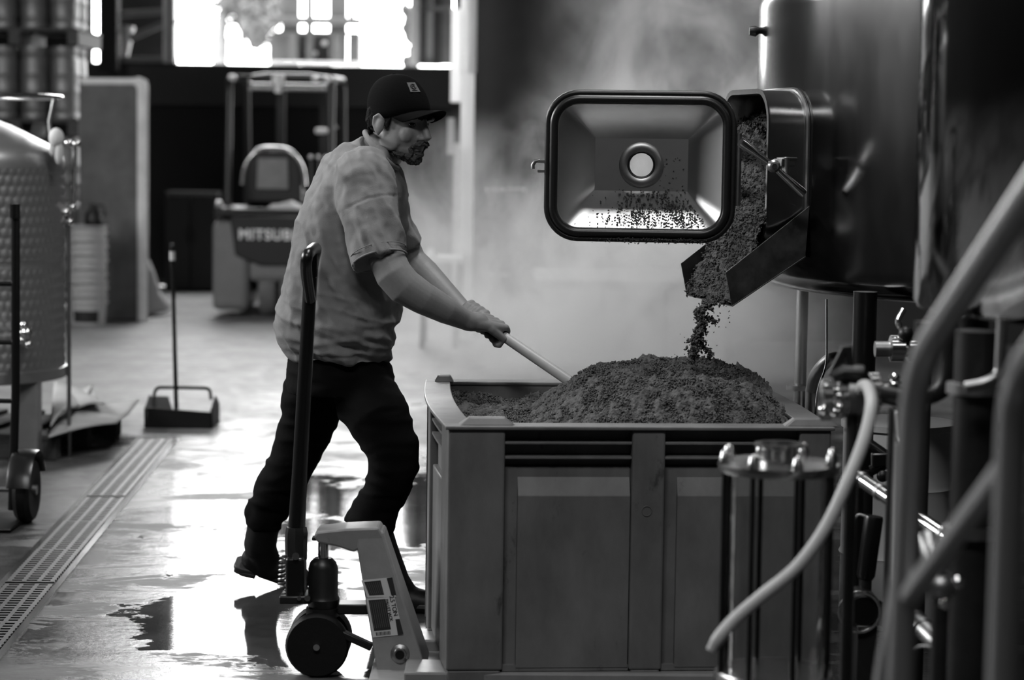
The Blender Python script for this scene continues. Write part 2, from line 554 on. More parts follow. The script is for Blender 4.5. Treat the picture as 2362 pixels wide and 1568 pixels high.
# ================================================================== THE SETTING
def floor_material():
    m = bpy.data.materials.new('wet_concrete')
    m.use_nodes = True
    nt = m.node_tree; L = nt.links
    b = nt.nodes['Principled BSDF']
    b.inputs['Specular IOR Level'].default_value = 0.22      # film of water
    tc = nt.nodes.new('ShaderNodeTexCoord')
    def noise(scale, detail, rough=0.6, vec=None, dist=0.0):
        n = nt.nodes.new('ShaderNodeTexNoise')
        n.inputs['Scale'].default_value = scale; n.inputs['Detail'].default_value = detail
        n.inputs['Roughness'].default_value = rough; n.inputs['Distortion'].default_value = dist
        L.new(vec if vec is not None else tc.outputs['Object'], n.inputs['Vector'])
        return n.outputs['Fac']
    def rng(v, a, b_, c, d, smooth=True):
        r = nt.nodes.new('ShaderNodeMapRange')
        if smooth:
            r.interpolation_type = 'SMOOTHSTEP'
        for k, x in zip(('From Min', 'From Max', 'To Min', 'To Max'), (a, b_, c, d)):
            r.inputs[k].default_value = x
        L.new(v, r.inputs['Value'])
        return r.outputs['Result']
    def mth(op, a, b_=None):
        n = nt.nodes.new('ShaderNodeMath'); n.operation = op
        for i, x in enumerate((a, b_)):
            if x is None:
                continue
            if isinstance(x, (int, float)):
                n.inputs[i].default_value = x
            else:
                L.new(x, n.inputs[i])
        return n.outputs[0]
    sep = nt.nodes.new('ShaderNodeSeparateXYZ'); L.new(tc.outputs['Object'], sep.inputs[0])
    big = noise(0.75, 4, 0.55, dist=0.4)
    fine = noise(9.0, 6, 0.65)
    wetnear = rng(sep.outputs['Y'], 9.0, 14.5, 0.12, -0.22)      # hosed down round the brewhouse, dry towards the dock
    drainside = rng(sep.outputs['X'], -2.2, -0.9, -0.12, 0.03)
    # a shallow low spot in the slab where water stands, beside the bin
    lows = []
    for (cx, cy, rx, ry, a_) in ((-0.62, 6.9, 0.42, 1.0, 0.17), (-0.35, 8.6, 0.55, 0.9, 0.12)):
        dx = mth('DIVIDE', mth('SUBTRACT', sep.outputs['X'], cx), rx); dy = mth('DIVIDE', mth('SUBTRACT', sep.outputs['Y'], cy), ry)
        lows.append(rng(mth('ADD', mth('MULTIPLY', dx, dx), mth('MULTIPLY', dy, dy)), 0.0, 1.6, a_, 0.0))
    pool = mth('ADD', lows[0], lows[1])
    w = mth('ADD', mth('ADD', big, wetnear), mth('ADD', mth('MULTIPLY', mth('SUBTRACT', fine, 0.5), 0.22), mth('ADD', drainside, pool)))
    pud = rng(w, 0.70, 0.73, 0.0, 1.0)                            # standing water
    damp = rng(w, 0.38, 0.60, 0.0, 1.0)
    rough_damp = rng(fine, 0.38, 0.66, 0.07, 0.24)
    dry = rng(fine, 0.3, 0.7, 0.42, 0.6)
    def mix(f, a, b_):
        n = nt.nodes.new('ShaderNodeMix'); n.data_type = 'FLOAT'
        L.new(f, n.inputs[0])
        for i, x in ((2, a), (3, b_)):
            if isinstance(x, (int, float)):
                n.inputs[i].default_value = x
            else:
                L.new(x, n.inputs[i])
        return n.outputs[0]
    mpw = nt.nodes.new('ShaderNodeMapping'); mpw.inputs['Scale'].default_value = (0.42, 1.0, 1.0)
    L.new(tc.outputs['Object'], mpw.inputs['Vector'])
    island = rng(noise(3.6, 8, 0.72, mpw.outputs['Vector'], 0.6), 0.515, 0.57, 0.0, 1.0)      # islands already drained, matt and rough
    rough = mix(pud, mix(damp, dry, mix(island, rough_damp, 0.52)), 0.035)
    L.new(rough, b.inputs['Roughness'])
    stain = noise(2.2, 6, 0.7)
    soaked = mth('MAXIMUM', damp, rng(mth('ADD', sep.outputs['Y'], mth('MULTIPLY', big, 3.0)), 10.5, 13.5, 1.0, 0.0))
    base = mix(soaked, rng(stain, 0.3, 0.7, 0.15, 0.27), rng(stain, 0.3, 0.7, 0.025, 0.06))
    col = nt.nodes.new('ShaderNodeCombineColor')
    for k in range(3):
        L.new(base, col.inputs[k])
    L.new(col.outputs[0], b.inputs['Base Color'])
    # swept ripples: longer across the slab than along it
    mpv = nt.nodes.new('ShaderNodeMapping'); mpv.inputs['Scale'].default_value = (0.28, 1.0, 1.0)
    L.new(tc.outputs['Object'], mpv.inputs['Vector'])
    sw = mpv.outputs['Vector']
    h1 = noise(26, 6, 0.65, sw); h2 = noise(3.4, 3, 0.5, sw); h3 = noise(110, 3, 0.6, sw)
    h0 = noise(38, 6, 0.7)
    h = mth('ADD', mth('ADD', mth('MULTIPLY', h0, 0.11), mth('MULTIPLY', h1, 0.30)), mth('ADD', mth('MULTIPLY', h2, 0.9), mth('MULTIPLY', h3, 0.05)))
    bp = nt.nodes.new('ShaderNodeBump'); bp.inputs['Distance'].default_value = 0.012
    L.new(mix(pud, mix(damp, 0.35, 0.5), 0.05), bp.inputs['Strength'])
    L.new(h, bp.inputs['Height'])
    L.new(bp.outputs['Normal'], b.inputs['Normal'])
    MATS['wet_concrete'] = m
floor_material()

XL, XR, YN, YD, YW, ZC = -7.0, 5.5, -4.0, 22.4, 16.9, 7.0
XJ = PY(1046, 300, YD).x          # right jamb of the loading door
XW = PY(1098, 300, YW).x          # where the brewhouse back wall ends
ZD = PY(700, 151, YD).z           # loading-dock edge
ZF = PY(700, 246, YD).z
struct(MB().box(((XL + XR) / 2, (YN + YD) / 2, -0.05), (XR - XL, YD - YN, 0.1)).build('floor', 'wet_concrete', smooth=False), 'wet grey concrete brewery floor')
struct(MB().box(((XL + XR) / 2, (YN + YD) / 2, ZC + 0.05), (XR - XL, YD - YN, 0.1)).build('ceiling', 'ceiling_dark', smooth=False))
struct(MB().box(((XL + XR) / 2, YN - 0.1, ZC / 2), (XR - XL, 0.2, ZC)).build('wall_near', 'wall_dark', smooth=False))
struct(MB().box((XR + 0.1, (YN + YD) / 2, ZC / 2), (0.2, YD - YN, ZC)).build('wall_right', 'wall_dark', smooth=False))
wl = MB()
wl.box((XL - 0.1, (YN + YD) / 2, 1.35), (0.2, YD - YN, 2.7)).box((XL - 0.1, (YN + YD) / 2, 6.15), (0.2, YD - YN, 1.7))
wl.box((XL - 0.1, (YN + 5.5) / 2, 4.0), (0.2, 5.5 - YN, 2.6)).box((XL - 0.1, (12.5 + YD) / 2, 4.0), (0.2, YD - 12.5, 2.6))
struct(wl.build('wall_left', 'wall_dark', smooth=False))
# back wall of the brewhouse behind the steam, and the return wall beside the loading door
struct(MB().box(((XW + XR) / 2, YW + 0.1, ZC / 2), (XR - XW, 0.2, ZC)).build('wall_back', 'wall_dark', smooth=False), 'dark grey wall behind the steam')
struct(MB().box((XJ + 1.4, YD + 0.1, ZC / 2), (2.8, 0.2, ZC)).build('wall_return', 'wall_dark', smooth=False))
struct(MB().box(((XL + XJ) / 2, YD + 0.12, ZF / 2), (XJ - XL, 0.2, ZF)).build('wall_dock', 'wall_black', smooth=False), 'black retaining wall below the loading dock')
struct(MB().box(((XL + XJ) / 2, YD + 0.02, (ZF + ZD) / 2), (XJ - XL, 0.24, ZD - ZF)).build('trim_1', 'fascia', smooth=False, bevel=0.01), 'dark beam along the edge of the loading dock')
struct(MB().box(((XL + XJ) / 2 - 2, YD + 20, ZD - 0.11), (XJ - XL + 16, 39.6, 0.2)).build('dock_deck', 'outside_paving', smooth=False), 'pale outdoor paving beyond the loading door')
# dark post between two daylight openings
x0, x1 = PY(234, 80, 22.2).x, PY(276, 80, 22.2).x
struct(MB().box(((x0 + x1) / 2, 22.15, (ZD + ZC) / 2 - 0.05), (x1 - x0, 0.2, ZC - ZD + 0.1)).build('trim_2', 'wall_black', smooth=False, bevel=0.01), 'black post at the left of the loading door')
xx0, xx1 = PY(377, 80, 22.2).x, PY(404, 80, 22.2).x
t3 = struct(MB().box(((xx0 + xx1) / 2, 22.25, (ZD + ZC) / 2), (xx1 - xx0, 0.16, ZC - ZD)).build('trim_3', 'outside_pale', smooth=False, bevel=0.01), 'pale door frame upright at the dock edge')
MB().box((xx0 + 0.07, 22.16, (ZD + ZC) / 2), (0.03, 0.03, ZC - ZD)).build('frame_bead', 'outside_grey', t3, smooth=False)
xk = PY(207, 80, YD).x
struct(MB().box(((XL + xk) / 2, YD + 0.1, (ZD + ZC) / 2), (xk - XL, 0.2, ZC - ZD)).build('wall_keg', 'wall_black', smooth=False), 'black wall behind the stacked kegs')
# shaded bay between the two posts, its shade put into one black panel
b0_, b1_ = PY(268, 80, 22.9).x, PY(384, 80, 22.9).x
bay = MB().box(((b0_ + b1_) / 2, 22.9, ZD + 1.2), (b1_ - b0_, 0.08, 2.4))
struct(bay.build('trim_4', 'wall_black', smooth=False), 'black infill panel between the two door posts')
struct(MB().box(((x1 + xx1) / 2, 22.28, ZD + 0.03), (xx1 - x1, 0.14, 0.06)).build('trim_5', 'outside_grey', smooth=False, bevel=0.005), 'grey sill under the black infill panel')

# pale jamb boards, and translucent strips added to glow at the brewhouse wall corner
def strip(pxa, pxb, ya, yb, Y, nm, m, lab, th=0.03):
    a, b_ = PY(pxa, (ya + yb) / 2, Y), PY(pxb, (ya + yb) / 2, Y)
    zt, zb = PY(pxa, ya, Y).z, PY(pxa, yb, Y).z
    zb = max(0.0, zb)
    o = MB().box(((a.x + b_.x) / 2, Y, (zt + zb) / 2), (abs(b_.x - a.x), th, zt - zb)).build(nm, m, smooth=False, bevel=0.004)
    return struct(o, lab)
strip(1066, 1098, -900, 782, 16.55, 'trim_6', 'strip_plastic', 'white jamb board at the end of the brewhouse wall', 0.06)
strip(1044, 1066, 330, 782, 16.7, 'trim_7', 'outside_pale', 'narrow pale return strip beside the white jamb board', 0.05)
strip(1040, 1064, 20, 236, 16.45, 'trim_8', 'strip_plastic', 'bright translucent plastic strip hanging by the loading door', 0.012)
strip(1062, 1100, -60, 168, 16.40, 'trim_9', 'strip_plastic', 'translucent plastic strip hanging in front of the white jamb', 0.012)
strip(1032, 1048, 272, 356, 16.5, 'trim_10', 'outside_pale', 'small grey panel fixed to the jamb edge', 0.03)

# housings added over the unseen fill lights
for i, (c, s) in enumerate((((0.4, 6.9, 6.26), (0.95, 3.05, 0.08)), ((-0.6, 1.0, 6.26), (3.05, 0.55, 0.08)))):
    h = MB().box(c, s)
    for k in (-1, 1):
        off = V((0, s[1] * 0.4 * k, 0)) if s[1] > s[0] else V((s[0] * 0.4 * k, 0, 0))
        h.rod(V(c) + off, V(c) + off + V((0, 0, 0.72)), 0.01, 8)
    tag(h.build('strip_lamp_housing', 'lamp_metal', origin=c, smooth=False), ['grey strip lamp housing hanging over the grain bin', 'grey strip lamp housing hanging nearer the camera'][i], 'lamp')

# trench drain with slotted covers
gA, gB = G(325, 1015), G(0, 1362)
gA2 = G(367, 1020)
dirv = (gB - gA).normalized()
side = V((-dirv.y, dirv.x, 0))
if side.x < 0:
    side = -side
wid = abs((gA2 - gA).dot(side))
wid = max(0.16, min(wid, 0.22))
DR_W = wid
dr = thing('trench_drain', 'long trench drain with slotted steel covers sunk in the floor', 'drain', gA + dirv * 0.0)
fr = MB()
for s in (-0.012, DR_W + 0.012):
    fr.beam(gA + side * s + V((0, 0, 0.001)), gA + side * s + dirv * 6.6 + V((0, 0, 0.001)), 0.022, 0.012)
fr.build('channel_frame', 'bright_steel', dr)
MB().beam(gA + side * DR_W / 2 + V((0, 0, -0.004)), gA + side * DR_W / 2 + dirv * 6.6 + V((0, 0, -0.004)), DR_W, 0.012).build('channel_floor', 'black_paint', dr)
glen = 0.60
gm = MB()
for a in (0.010, DR_W * 0.36, DR_W * 0.67, DR_W - 0.010):
    gm.beam(side * a + V((0, 0, 0.004)), side * a + dirv * (glen - 0.012) + V((0, 0, 0.004)), 0.014, 0.008)
ns = 16
for k in range(ns + 1):
    q = dirv * ((glen - 0.02) * k / ns + 0.004)
    gm.beam(q + V((0, 0, 0.004)), q + side * DR_W + V((0, 0, 0.004)), 0.017, 0.007)
gme = gm.mesh('grate')
gme.materials.append(MATS['grate_steel'])
for k in range(11):
    o = bpy.data.objects.new('grate', gme); COL.objects.link(o); o.parent = dr
    o.location = dirv * (glen * k) + V((0, 0, 0.002 * (k % 3)))

# ================================================================== GRAIN BIN
BA = math.radians(4.8)
BO = V((-0.163, 5.85, 0))
BW, BD, BH = 1.017, 1.155, 0.722
bu, bv = V((math.cos(BA), math.sin(BA), 0)), V((-math.sin(BA), math.cos(BA), 0))
def B(u, v, z):
    s = math.sin(math.pi * min(max(v / BD, 0), 1))
    bow = -0.024 * s * max(0, 1 - u / BW) ** 4 + 0.015 * s * max(0, u / BW) ** 4
    return BO + bu * (u + bow) + bv * v + V((0, 0, z))
def bbox(mb, u0, u1, v0, v1, z0, z1, nv=1, sl=0.0):
    """box in bin coordinates; sl pushes the top edge of the v0 face back (sloping shoulder)"""
    rows = []
    for i in range(nv + 1):
        v = v0 + (v1 - v0) * i / nv
        rows.append([B(u0, v, z0), B(u1, v, z0), B(u1, v + (sl if i == 0 else 0), z1), B(u0, v + (sl if i == 0 else 0), z1)])
    n = len(mb.v)
    for r in rows:
        mb.v += [tuple(q) for q in r]
    for i in range(nv):
        a, b_ = n + i * 4, n + (i + 1) * 4
        for k in range(4):
            mb.f.append((a + k, a + (k + 1) % 4, b_ + (k + 1) % 4, b_ + k))
    mb.f.append((n, n + 3, n + 2, n + 1)); e = n + nv * 4
    mb.f.append((e, e + 1, e + 2, e + 3))
    return mb
bn = thing('bulk_bin', 'large grey plastic bulk bin heaped with steaming spent grain', 'bin', BO, BA)
ZT = BH - 0.008
# shell walls
m = MB(); bbox(m, 0.05, BW - 0.05, 0.050, 0.066, 0.08, ZT); m.build('wall_panel', 'bin_plastic', bn, smooth=False)
m = MB(); bbox(m, 0.05, BW - 0.05, BD - 0.066, BD - 0.03, 0.08, ZT); m.build('wall_panel', 'bin_plastic', bn, smooth=False)
m = MB(); bbox(m, 0.045, 0.063, 0.05, BD - 0.05, 0.08, ZT, 12); m.build('wall_panel', 'bin_plastic', bn, smooth=False)
m = MB(); bbox(m, BW - 0.063, BW - 0.03, 0.05, BD - 0.05, 0.08, ZT, 12); m.build('wall_panel', 'bin_plastic', bn, smooth=False)
m = MB(); bbox(m, 0.04, BW - 0.04, 0.05, BD - 0.05, 0.07, 0.095); m.build('base_panel', 'bin_plastic', bn, smooth=False)
# posts of the front
for u0, u1 in ((0.0, 0.150), (0.486, 0.574), (0.932, BW)):
    m = MB(); bbox(m, u0, u1, 0.0, 0.052, 0.07, ZT); m.build('post', 'bin_plastic', bn, smooth=False, bevel=0.006)
    m = MB(); bbox(m, u0 + 0.004, u1 - 0.004, 0.003, 0.11, 0.0, 0.072); m.build('foot', 'bin_plastic', bn, smooth=False, bevel=0.006)
# left side posts, right side posts, rear corner posts
for u0, u1 in ((0.0, 0.047), (BW - 0.047, BW)):
    for v0, v1, nn in ((0.05, 0.15, 3), (0.52, 0.63, 3), (BD - 0.15, BD, 3)):
        m = MB(); bbox(m, u0, u1, v0, v1, 0.07, ZT, nn); m.build('post', 'bin_plastic', bn, smooth=False, bevel=0.004)
        if v0 > 0.5:
            m = MB(); bbox(m, u0, u1 + (0.06 if u0 == 0 else 0), v0, v1, 0.0, 0.072, nn); m.build('foot', 'bin_plastic', bn, smooth=False, bevel=0.004)
# horizontal ribs across the dark slots
for u0, u1 in ((0.150, 0.486), (0.574, 0.932)):
    for z in (0.676, 0.637):
        m = MB(); bbox(m, u0, u1, 0.006, 0.052, z - 0.0035, z + 0.0035); m.build('rib', 'bin_plastic', bn, smooth=False, bevel=0.0015)
    m = MB(); bbox(m, u0, u1, 0.030, 0.052, 0.07, 0.612); m.build('recessed_panel', 'bin_plastic', bn, smooth=False, bevel=0.004)
    # proud moulded panel with sloping shoulder
    m = MB(); bbox(m, u0 + 0.036, u1 - 0.002, 0.010, 0.034, 0.075, 0.535); bbox(m, u0 + 0.036, u1 - 0.002, 0.010, 0.034, 0.535, 0.588, 1, 0.022)
    m.build('moulded_panel', 'bin_plastic', bn, smooth=False, bevel=0.005)
for v0, v1 in ((0.15, 0.52), (0.63, BD - 0.15)):
    for z in (0.676, 0.637):
        m = MB(); bbox(m, 0.006, 0.047, v0, v1, z - 0.0035, z + 0.0035, 5); m.build('rib', 'bin_plastic', bn, smooth=False)
    m = MB(); bbox(m, 0.022, 0.048, v0, v1, 0.07, 0.612, 5); m.build('recessed_panel', 'bin_plastic', bn, smooth=False)
    m = MB(); bbox(m, 0.008, 0.03, v0 + 0.03, v1 - 0.02, 0.075, 0.55, 5); m.build('moulded_panel', 'bin_plastic', bn, smooth=False, bevel=0.004)
# bottom skirts between the feet
m = MB(); bbox(m, 0.15, 0.486, 0.012, 0.05, 0.066, 0.082); bbox(m, 0.574, 0.932, 0.012, 0.05, 0.066, 0.082); m.build('bottom_edge', 'bin_plastic', bn, smooth=False)
# rim
m = MB()
bbox(m, -0.008, BW + 0.008, -0.009, 0.072, BH - 0.010, BH)
bbox(m, -0.008, BW + 0.008, BD - 0.072, BD + 0.009, BH - 0.010, BH)
bbox(m, -0.008, 0.068, 0.07, BD - 0.07, BH - 0.010, BH, 14)
bbox(m, BW - 0.068, BW + 0.008, 0.07, BD - 0.07, BH - 0.010, BH, 14)
m.build('rim', 'bin_plastic', bn, smooth=False, bevel=0.003)
# stacking lugs
for u, v in ((0.105, 0.036), (0.05, BD - 0.05), (BW - 0.05, BD - 0.05), (BW - 0.05, 0.036)):
    w = 0.075 if v < 0.1 else 0.030
    b4 = [B(u - w, v - 0.026, BH - 0.002), B(u + w, v - 0.026, BH - 0.002), B(u + w, v + 0.026, BH - 0.002), B(u - w, v + 0.026, BH - 0.002)]
    t4 = [B(u - w * 0.62, v - 0.014, BH + 0.020), B(u + w * 0.62, v - 0.014, BH + 0.020), B(u + w * 0.62, v + 0.014, BH + 0.020), B(u - w * 0.62, v + 0.014, BH + 0.020)]
    MB().hexa(b4, t4).build('stacking_lug', 'bin_plastic', bn, smooth=False, bevel=0.004)
# moulded ring mark on the middle post
m = MB(); cc = B(0.527, -0.001, 0.497)
m.tube([cc + bu * 0.013 * math.cos(t) + V((0, 0, 0.013 * math.sin(t))) for t in np.linspace(0, 2 * math.pi, 21)[:-1]], 0.0014, 6, closed=True)
m.build('moulding_mark', 'bin_plastic', bn)

# ================================================================== SPENT GRAIN
def clumps(pos, size, seed, squash=0.75):
    """many small lumpy crumbs as one mesh (numpy); pos (n,3), size (n,)"""
    rg = np.random.default_rng(seed)
    n = len(pos)
    base = np.array([[1, 0, 0], [-1, 0, 0], [0, 1, 0], [0, -1, 0], [0, 0, 1], [0, 0, -1]], float)
    tri = np.array([[0, 2, 4], [2, 1, 4], [1, 3, 4], [3, 0, 4], [2, 0, 5], [1, 2, 5], [3, 1, 5], [0, 3, 5]])
    vs = base[None] * (0.55 + 0.9 * rg.random((n, 6, 1)))
    q = rg.normal(size=(n, 4)); q /= np.linalg.norm(q, axis=1)[:, None]
    w, x, y, z = q.T
    R = np.stack([1 - 2 * (y * y + z * z), 2 * (x * y - z * w), 2 * (x * z + y * w), 2 * (x * y + z * w), 1 - 2 * (x * x + z * z), 2 * (y * z - x * w), 2 * (x * z - y * w), 2 * (y * z + x * w), 1 - 2 * (x * x + y * y)], 1).reshape(n, 3, 3)
    vs = vs * np.array([1.0, 0.75, 0.55])
    vs = np.einsum('nij,nkj->nki', R, vs)
    vs = vs * size[:, None, None] + np.asarray(pos)[:, None, :]
    fs = (tri[None] + 6 * np.arange(n)[:, None, None]).reshape(-1, 3)
    return vs.reshape(-1, 3), fs
def np_object(name, vs, fs, m, parent=None, smooth=False, origin=None):
    me = bpy.data.meshes.new(name)
    vs = np.asarray(vs, float)
    inv = np.array((wmat(parent) if origin is None else Matrix.Translation(V(origin))).inverted())
    vs = vs @ inv[:3, :3].T + inv[:3, 3]
    fs = np.asarray(fs)
    k = fs.shape[1]
    me.vertices.add(len(vs)); me.vertices.foreach_set('co', vs.ravel())
    me.loops.add(fs.size); me.loops.foreach_set('vertex_index', fs.ravel())
    me.polygons.add(len(fs)); me.polygons.foreach_set('loop_start', np.arange(0, fs.size, k)); me.polygons.foreach_set('loop_total', np.full(len(fs), k))
    me.update(calc_edges=True)
    me.materials.append(MATS[m])
    if smooth:
        me.shade_smooth()
    o = bpy.data.objects.new(name, me); COL.objects.link(o)
    if parent is not None:
        o.parent = parent; WM[o.name] = wmat(parent)
    if origin is not None:
        o.location = origin
        WM[o.name] = Matrix.Translation(V(origin))
    return o
def heap_h(u, v):
    """height of the heap in bin coordinates"""
    du, dv = (u - 0.68) / np.where(u < 0.68, 0.40, 0.42), (v - 0.60) / 0.56
    r = np.sqrt(du * du + dv * dv)
    k = np.clip(1 - r, 0, 1)
    m_ = 0.262 * np.clip(k * 1.25, 0, 1) ** 0.95
    m_ = 0.138 - np.log1p(np.exp((0.138 - m_) / 0.02)) * 0.02 * 1.0      # flatten the top
    m_ = np.maximum(m_, 0)
    p = np.stack([u * 7, v * 7, u * 0], 1)
    low = 0.652 + 0.025 * vnoise(p * 0.6, 3) + 0.018 * (v / BD)
    return low + m_ + 0.016 * fbm(p * 1.6, 3, 5) * (0.6 + 2 * m_)
NU, NV = 300, 330
uu, vv = np.meshgrid(np.linspace(0.064, BW - 0.064, NU), np.linspace(0.067, BD - 0.067, NV), indexing='ij')
u1, v1 = uu.ravel(), vv.ravel()
hz = heap_h(u1, v1)
pp = np.stack([u1, v1, hz], 1)
hz = hz + 0.014 * fbm(pp * 36, 3, 9, 0.6) + 0.006 * np.abs(fbm(pp * 120, 2, 21))
s_ = np.sin(np.pi * np.clip(v1 / BD, 0, 1))
ub = u1 - 0.024 * s_ * np.clip(1 - u1 / BW, 0, 1) ** 4 + 0.015 * s_ * np.clip(u1 / BW, 0, 1) ** 4
ub = ub + 0.006 * fbm(pp * 55 + 9, 2, 31)
vb = v1 + 0.006 * fbm(pp * 55 + 4, 2, 37)
wx = BO.x + bu.x * ub + bv.x * vb; wy = BO.y + bu.y * ub + bv.y * vb
hv = np.stack([wx, wy, hz], 1)
idx = np.arange(NU * NV).reshape(NU, NV)
hf = np.stack([idx[:-1, :-1].ravel(), idx[1:, :-1].ravel(), idx[1:, 1:].ravel(), idx[:-1, 1:].ravel()], 1)
heap = np_object('grain_heap', hv, hf, 'spent_grain', None, True, origin=(0.30, 6.45, 0.6))
tag(heap, 'dark crumbly heap of spent grain filling the grey bin', 'spent grain', kind='stuff')
NC = 36000
cu_, cv_ = RNG.uniform(0.07, BW - 0.07, NC), RNG.uniform(0.07, BD - 0.07, NC)
ch = heap_h(cu_, cv_) + RNG.uniform(-0.002, 0.010, NC)
cp = np.stack([BO.x + bu.x * cu_ + bv.x * cv_, BO.y + bu.y * cu_ + bv.y * cv_, ch], 1)
cs, cf = clumps(cp, RNG.uniform(0.0022, 0.0062, NC), 3)
crumbs = np_object('grain_crumbs', cs, cf, 'grain_flake', heap)
crumbs['kind'] = 'stuff'

# ================================================================== PALLET JACK
JY = 6.12
def J(px, py, Y=JY):
    return PY(px, py, Y)
jk = thing('pallet_jack', 'black-handled pallet jack with grey body parked at the bin', 'pallet jack', G(740, 1560).lerp(V((-0.42, JY, 0)), 1.0))
# handle: long bar with rounded loop grip at the top
hb, ht = J(684, 1225), J(716, 640)
m = MB(); m.tube([hb, hb.lerp(ht, 0.25), hb.lerp(ht, 0.75), ht], [0.024, 0.021, 0.019, 0.019], 16); m.build('handle_bar', 'black_paint', jk)
gl = MB()
ga = J(716, 690)
loopp = [ga + V((0, -0.01, 0)), J(714, 620) + V((0, -0.10, 0)), J(719, 585) + V((0, -0.13, 0)), J(724, 574) + V((0, -0.05, 0)),
         J(724, 574) + V((0, 0.05, 0)), J(719, 585) + V((0, 0.13, 0)), J(714, 620) + V((0, 0.10, 0)), ga + V((0, 0.01, 0))]
gl.tube(spline(loopp, 6), 0.0155, 14); gl.build('grip_loop', 'black_paint', jk)
MB().tube([J(716, 650), J(723, 585)], [0.013, 0.013], 10).build('release_lever', 'black_paint', jk)
tg = J(740, 590); MB().box(tg + V((-0.014, 0, -0.028)), (0.010, 0.02, 0.06)).build('trigger_pad', 'black_plastic', jk, bevel=0.003)
# clevis socket and knuckle under the handle
m = MB(); m.tube([J(683, 1290), J(683, 1245), J(684, 1228), J(684, 1215)], [0.030, 0.031, 0.031, 0.028], 8); m.build('handle_socket', 'dark_steel', jk)
m = MB(); m.beam(J(683, 1380), J(683, 1280), 0.05, 0.09, (0, 1, 0)); m.build('knuckle', 'black_paint', jk, bevel=0.008)
m = MB(); m.rod(J(682, 1283, JY - 0.055), J(682, 1283, JY + 0.055), 0.010); m.build('pivot_pin', 'bright_steel', jk)
m = MB(); m.rod(J(690, 1380, JY - 0.06), J(690, 1380, JY + 0.04), 0.006); m.rod(J(709, 1380, JY - 0.06), J(709, 1380, JY + 0.04), 0.008); m.build('pump_pin', 'bright_steel', jk)
# return spring standing beside the knuckle
sp = []
s0, s1 = J(651, 1362), J(656, 1278)
for i in range(8 * 12 + 1):
    t = i / (8 * 12)
    sp.append(s0.lerp(s1, t) + V((0.011 * math.cos(t * 16 * math.pi), 0.011 * math.sin(t * 16 * math.pi), 0)))
MB().tube(sp, 0.0038, 8).build('return_spring', 'dull_steel', jk)
m = MB(); m.beam(J(648, 1376), J(720, 1376), 0.10, 0.022); m.build('pump_bracket', 'dark_steel', jk, bevel=0.004)
# hydraulic pump body and ram
c = J(745, 1372)
def yz(py):
    return J(745, py).z - c.z
prof = [(0.0, yz(1400)), (0.040, yz(1399)), (0.046, yz(1380)), (0.041, yz(1372)), (0.041, yz(1310)), (0.036, yz(1296)), (0.024, yz(1286)), (0.0, yz(1285))]
MB().lathe(prof, c, 28).build('pump_cylinder', 'dark_steel', jk)
MB().lathe([(0.0, yz(1290)), (0.0145, yz(1290)), (0.0145, yz(1240)), (0.0, yz(1240))], c, 20).build('ram', 'bright_steel', jk)
m = MB(); m.box(J(735, 1241), (0.035, 0.03, 0.010)); m.build('ram_cap_bolt', 'dark_steel', jk, bevel=0.003)
m = MB(); m.lathe([(0.0, yz(1432)), (0.030, yz(1432)), (0.046, yz(1418)), (0.046, yz(1400)), (0.0, yz(1398))], c, 24); m.build('steer_yoke', 'dark_steel', jk)
m = MB(); m.beam(J(780, 1400), J(870, 1400), 0.07, 0.028); m.build('yoke_arm', 'dark_steel', jk, bevel=0.004)
# steering wheels
wr = 0.087
for dy in (-0.055, 0.055):
    wc = V((J(736, 1528).x, JY + dy, wr))
    Mx = Matrix.Rotation(math.pi / 2, 3, 'X')
    w_ = MB().lathe([(0.0, -0.026), (0.05, -0.026), (0.052, -0.020), (0.060, -0.020), (0.062, -0.024), (wr - 0.006, -0.024), (wr, -0.014), (wr, 0.014), (wr - 0.006, 0.024), (0.0, 0.024)], wc, 40, Mx).build('steer_wheel', 'black_rubber', jk)
    MB().rod(wc + V((0, -0.034, 0)), wc + V((0, 0.034, 0)), 0.009).build('axle_cap', 'bright_steel', w_)
ax = J(745, 1440); wcx = J(736, 1528).x
m = MB(); m.beam((ax.x, JY, ax.z + 0.02), (wcx, JY, wr), 0.05, 0.05, (0, 1, 0)); m.build('wheel_fork', 'dark_steel', jk, bevel=0.004)
m = MB(); m.rod(J(746, 1447, JY - 0.075), J(746, 1447, JY + 0.075), 0.010); m.build('link_pin', 'bright_steel', jk)
for s_ in (-0.06, 0.06):
    MB().beam(J(760, 1447, JY + s_), J(858, 1492, JY + s_), 0.020, 0.034, (0, 1, 0)).build('push_rod', 'dark_steel', jk, bevel=0.004)
# body: raked box frame with overhanging head, narrow at the top, wide at the forks
def fx(px, py, Y):
    q = PY(px, py, JY - 0.05); return V((q.x, Y, q.z))
hw_t, hw_b = 0.055, 0.15
fy0 = JY - 0.055
tl, tr_, br, bl = PY(817, 1226, fy0), PY(884, 1224, fy0), PY(988, 1562, fy0 - 0.06), PY(872, 1566, fy0 - 0.06)
front = [tl, tr_, br, bl]
back = [V((q.x, 2 * JY - q.y, q.z)) for q in front]
body = MB().hexa([front[0], front[1], front[2], front[3]], [back[0], back[1], back[2], back[3]]).build('body_frame', 'grey_paint', jk, smooth=False, bevel=0.008)
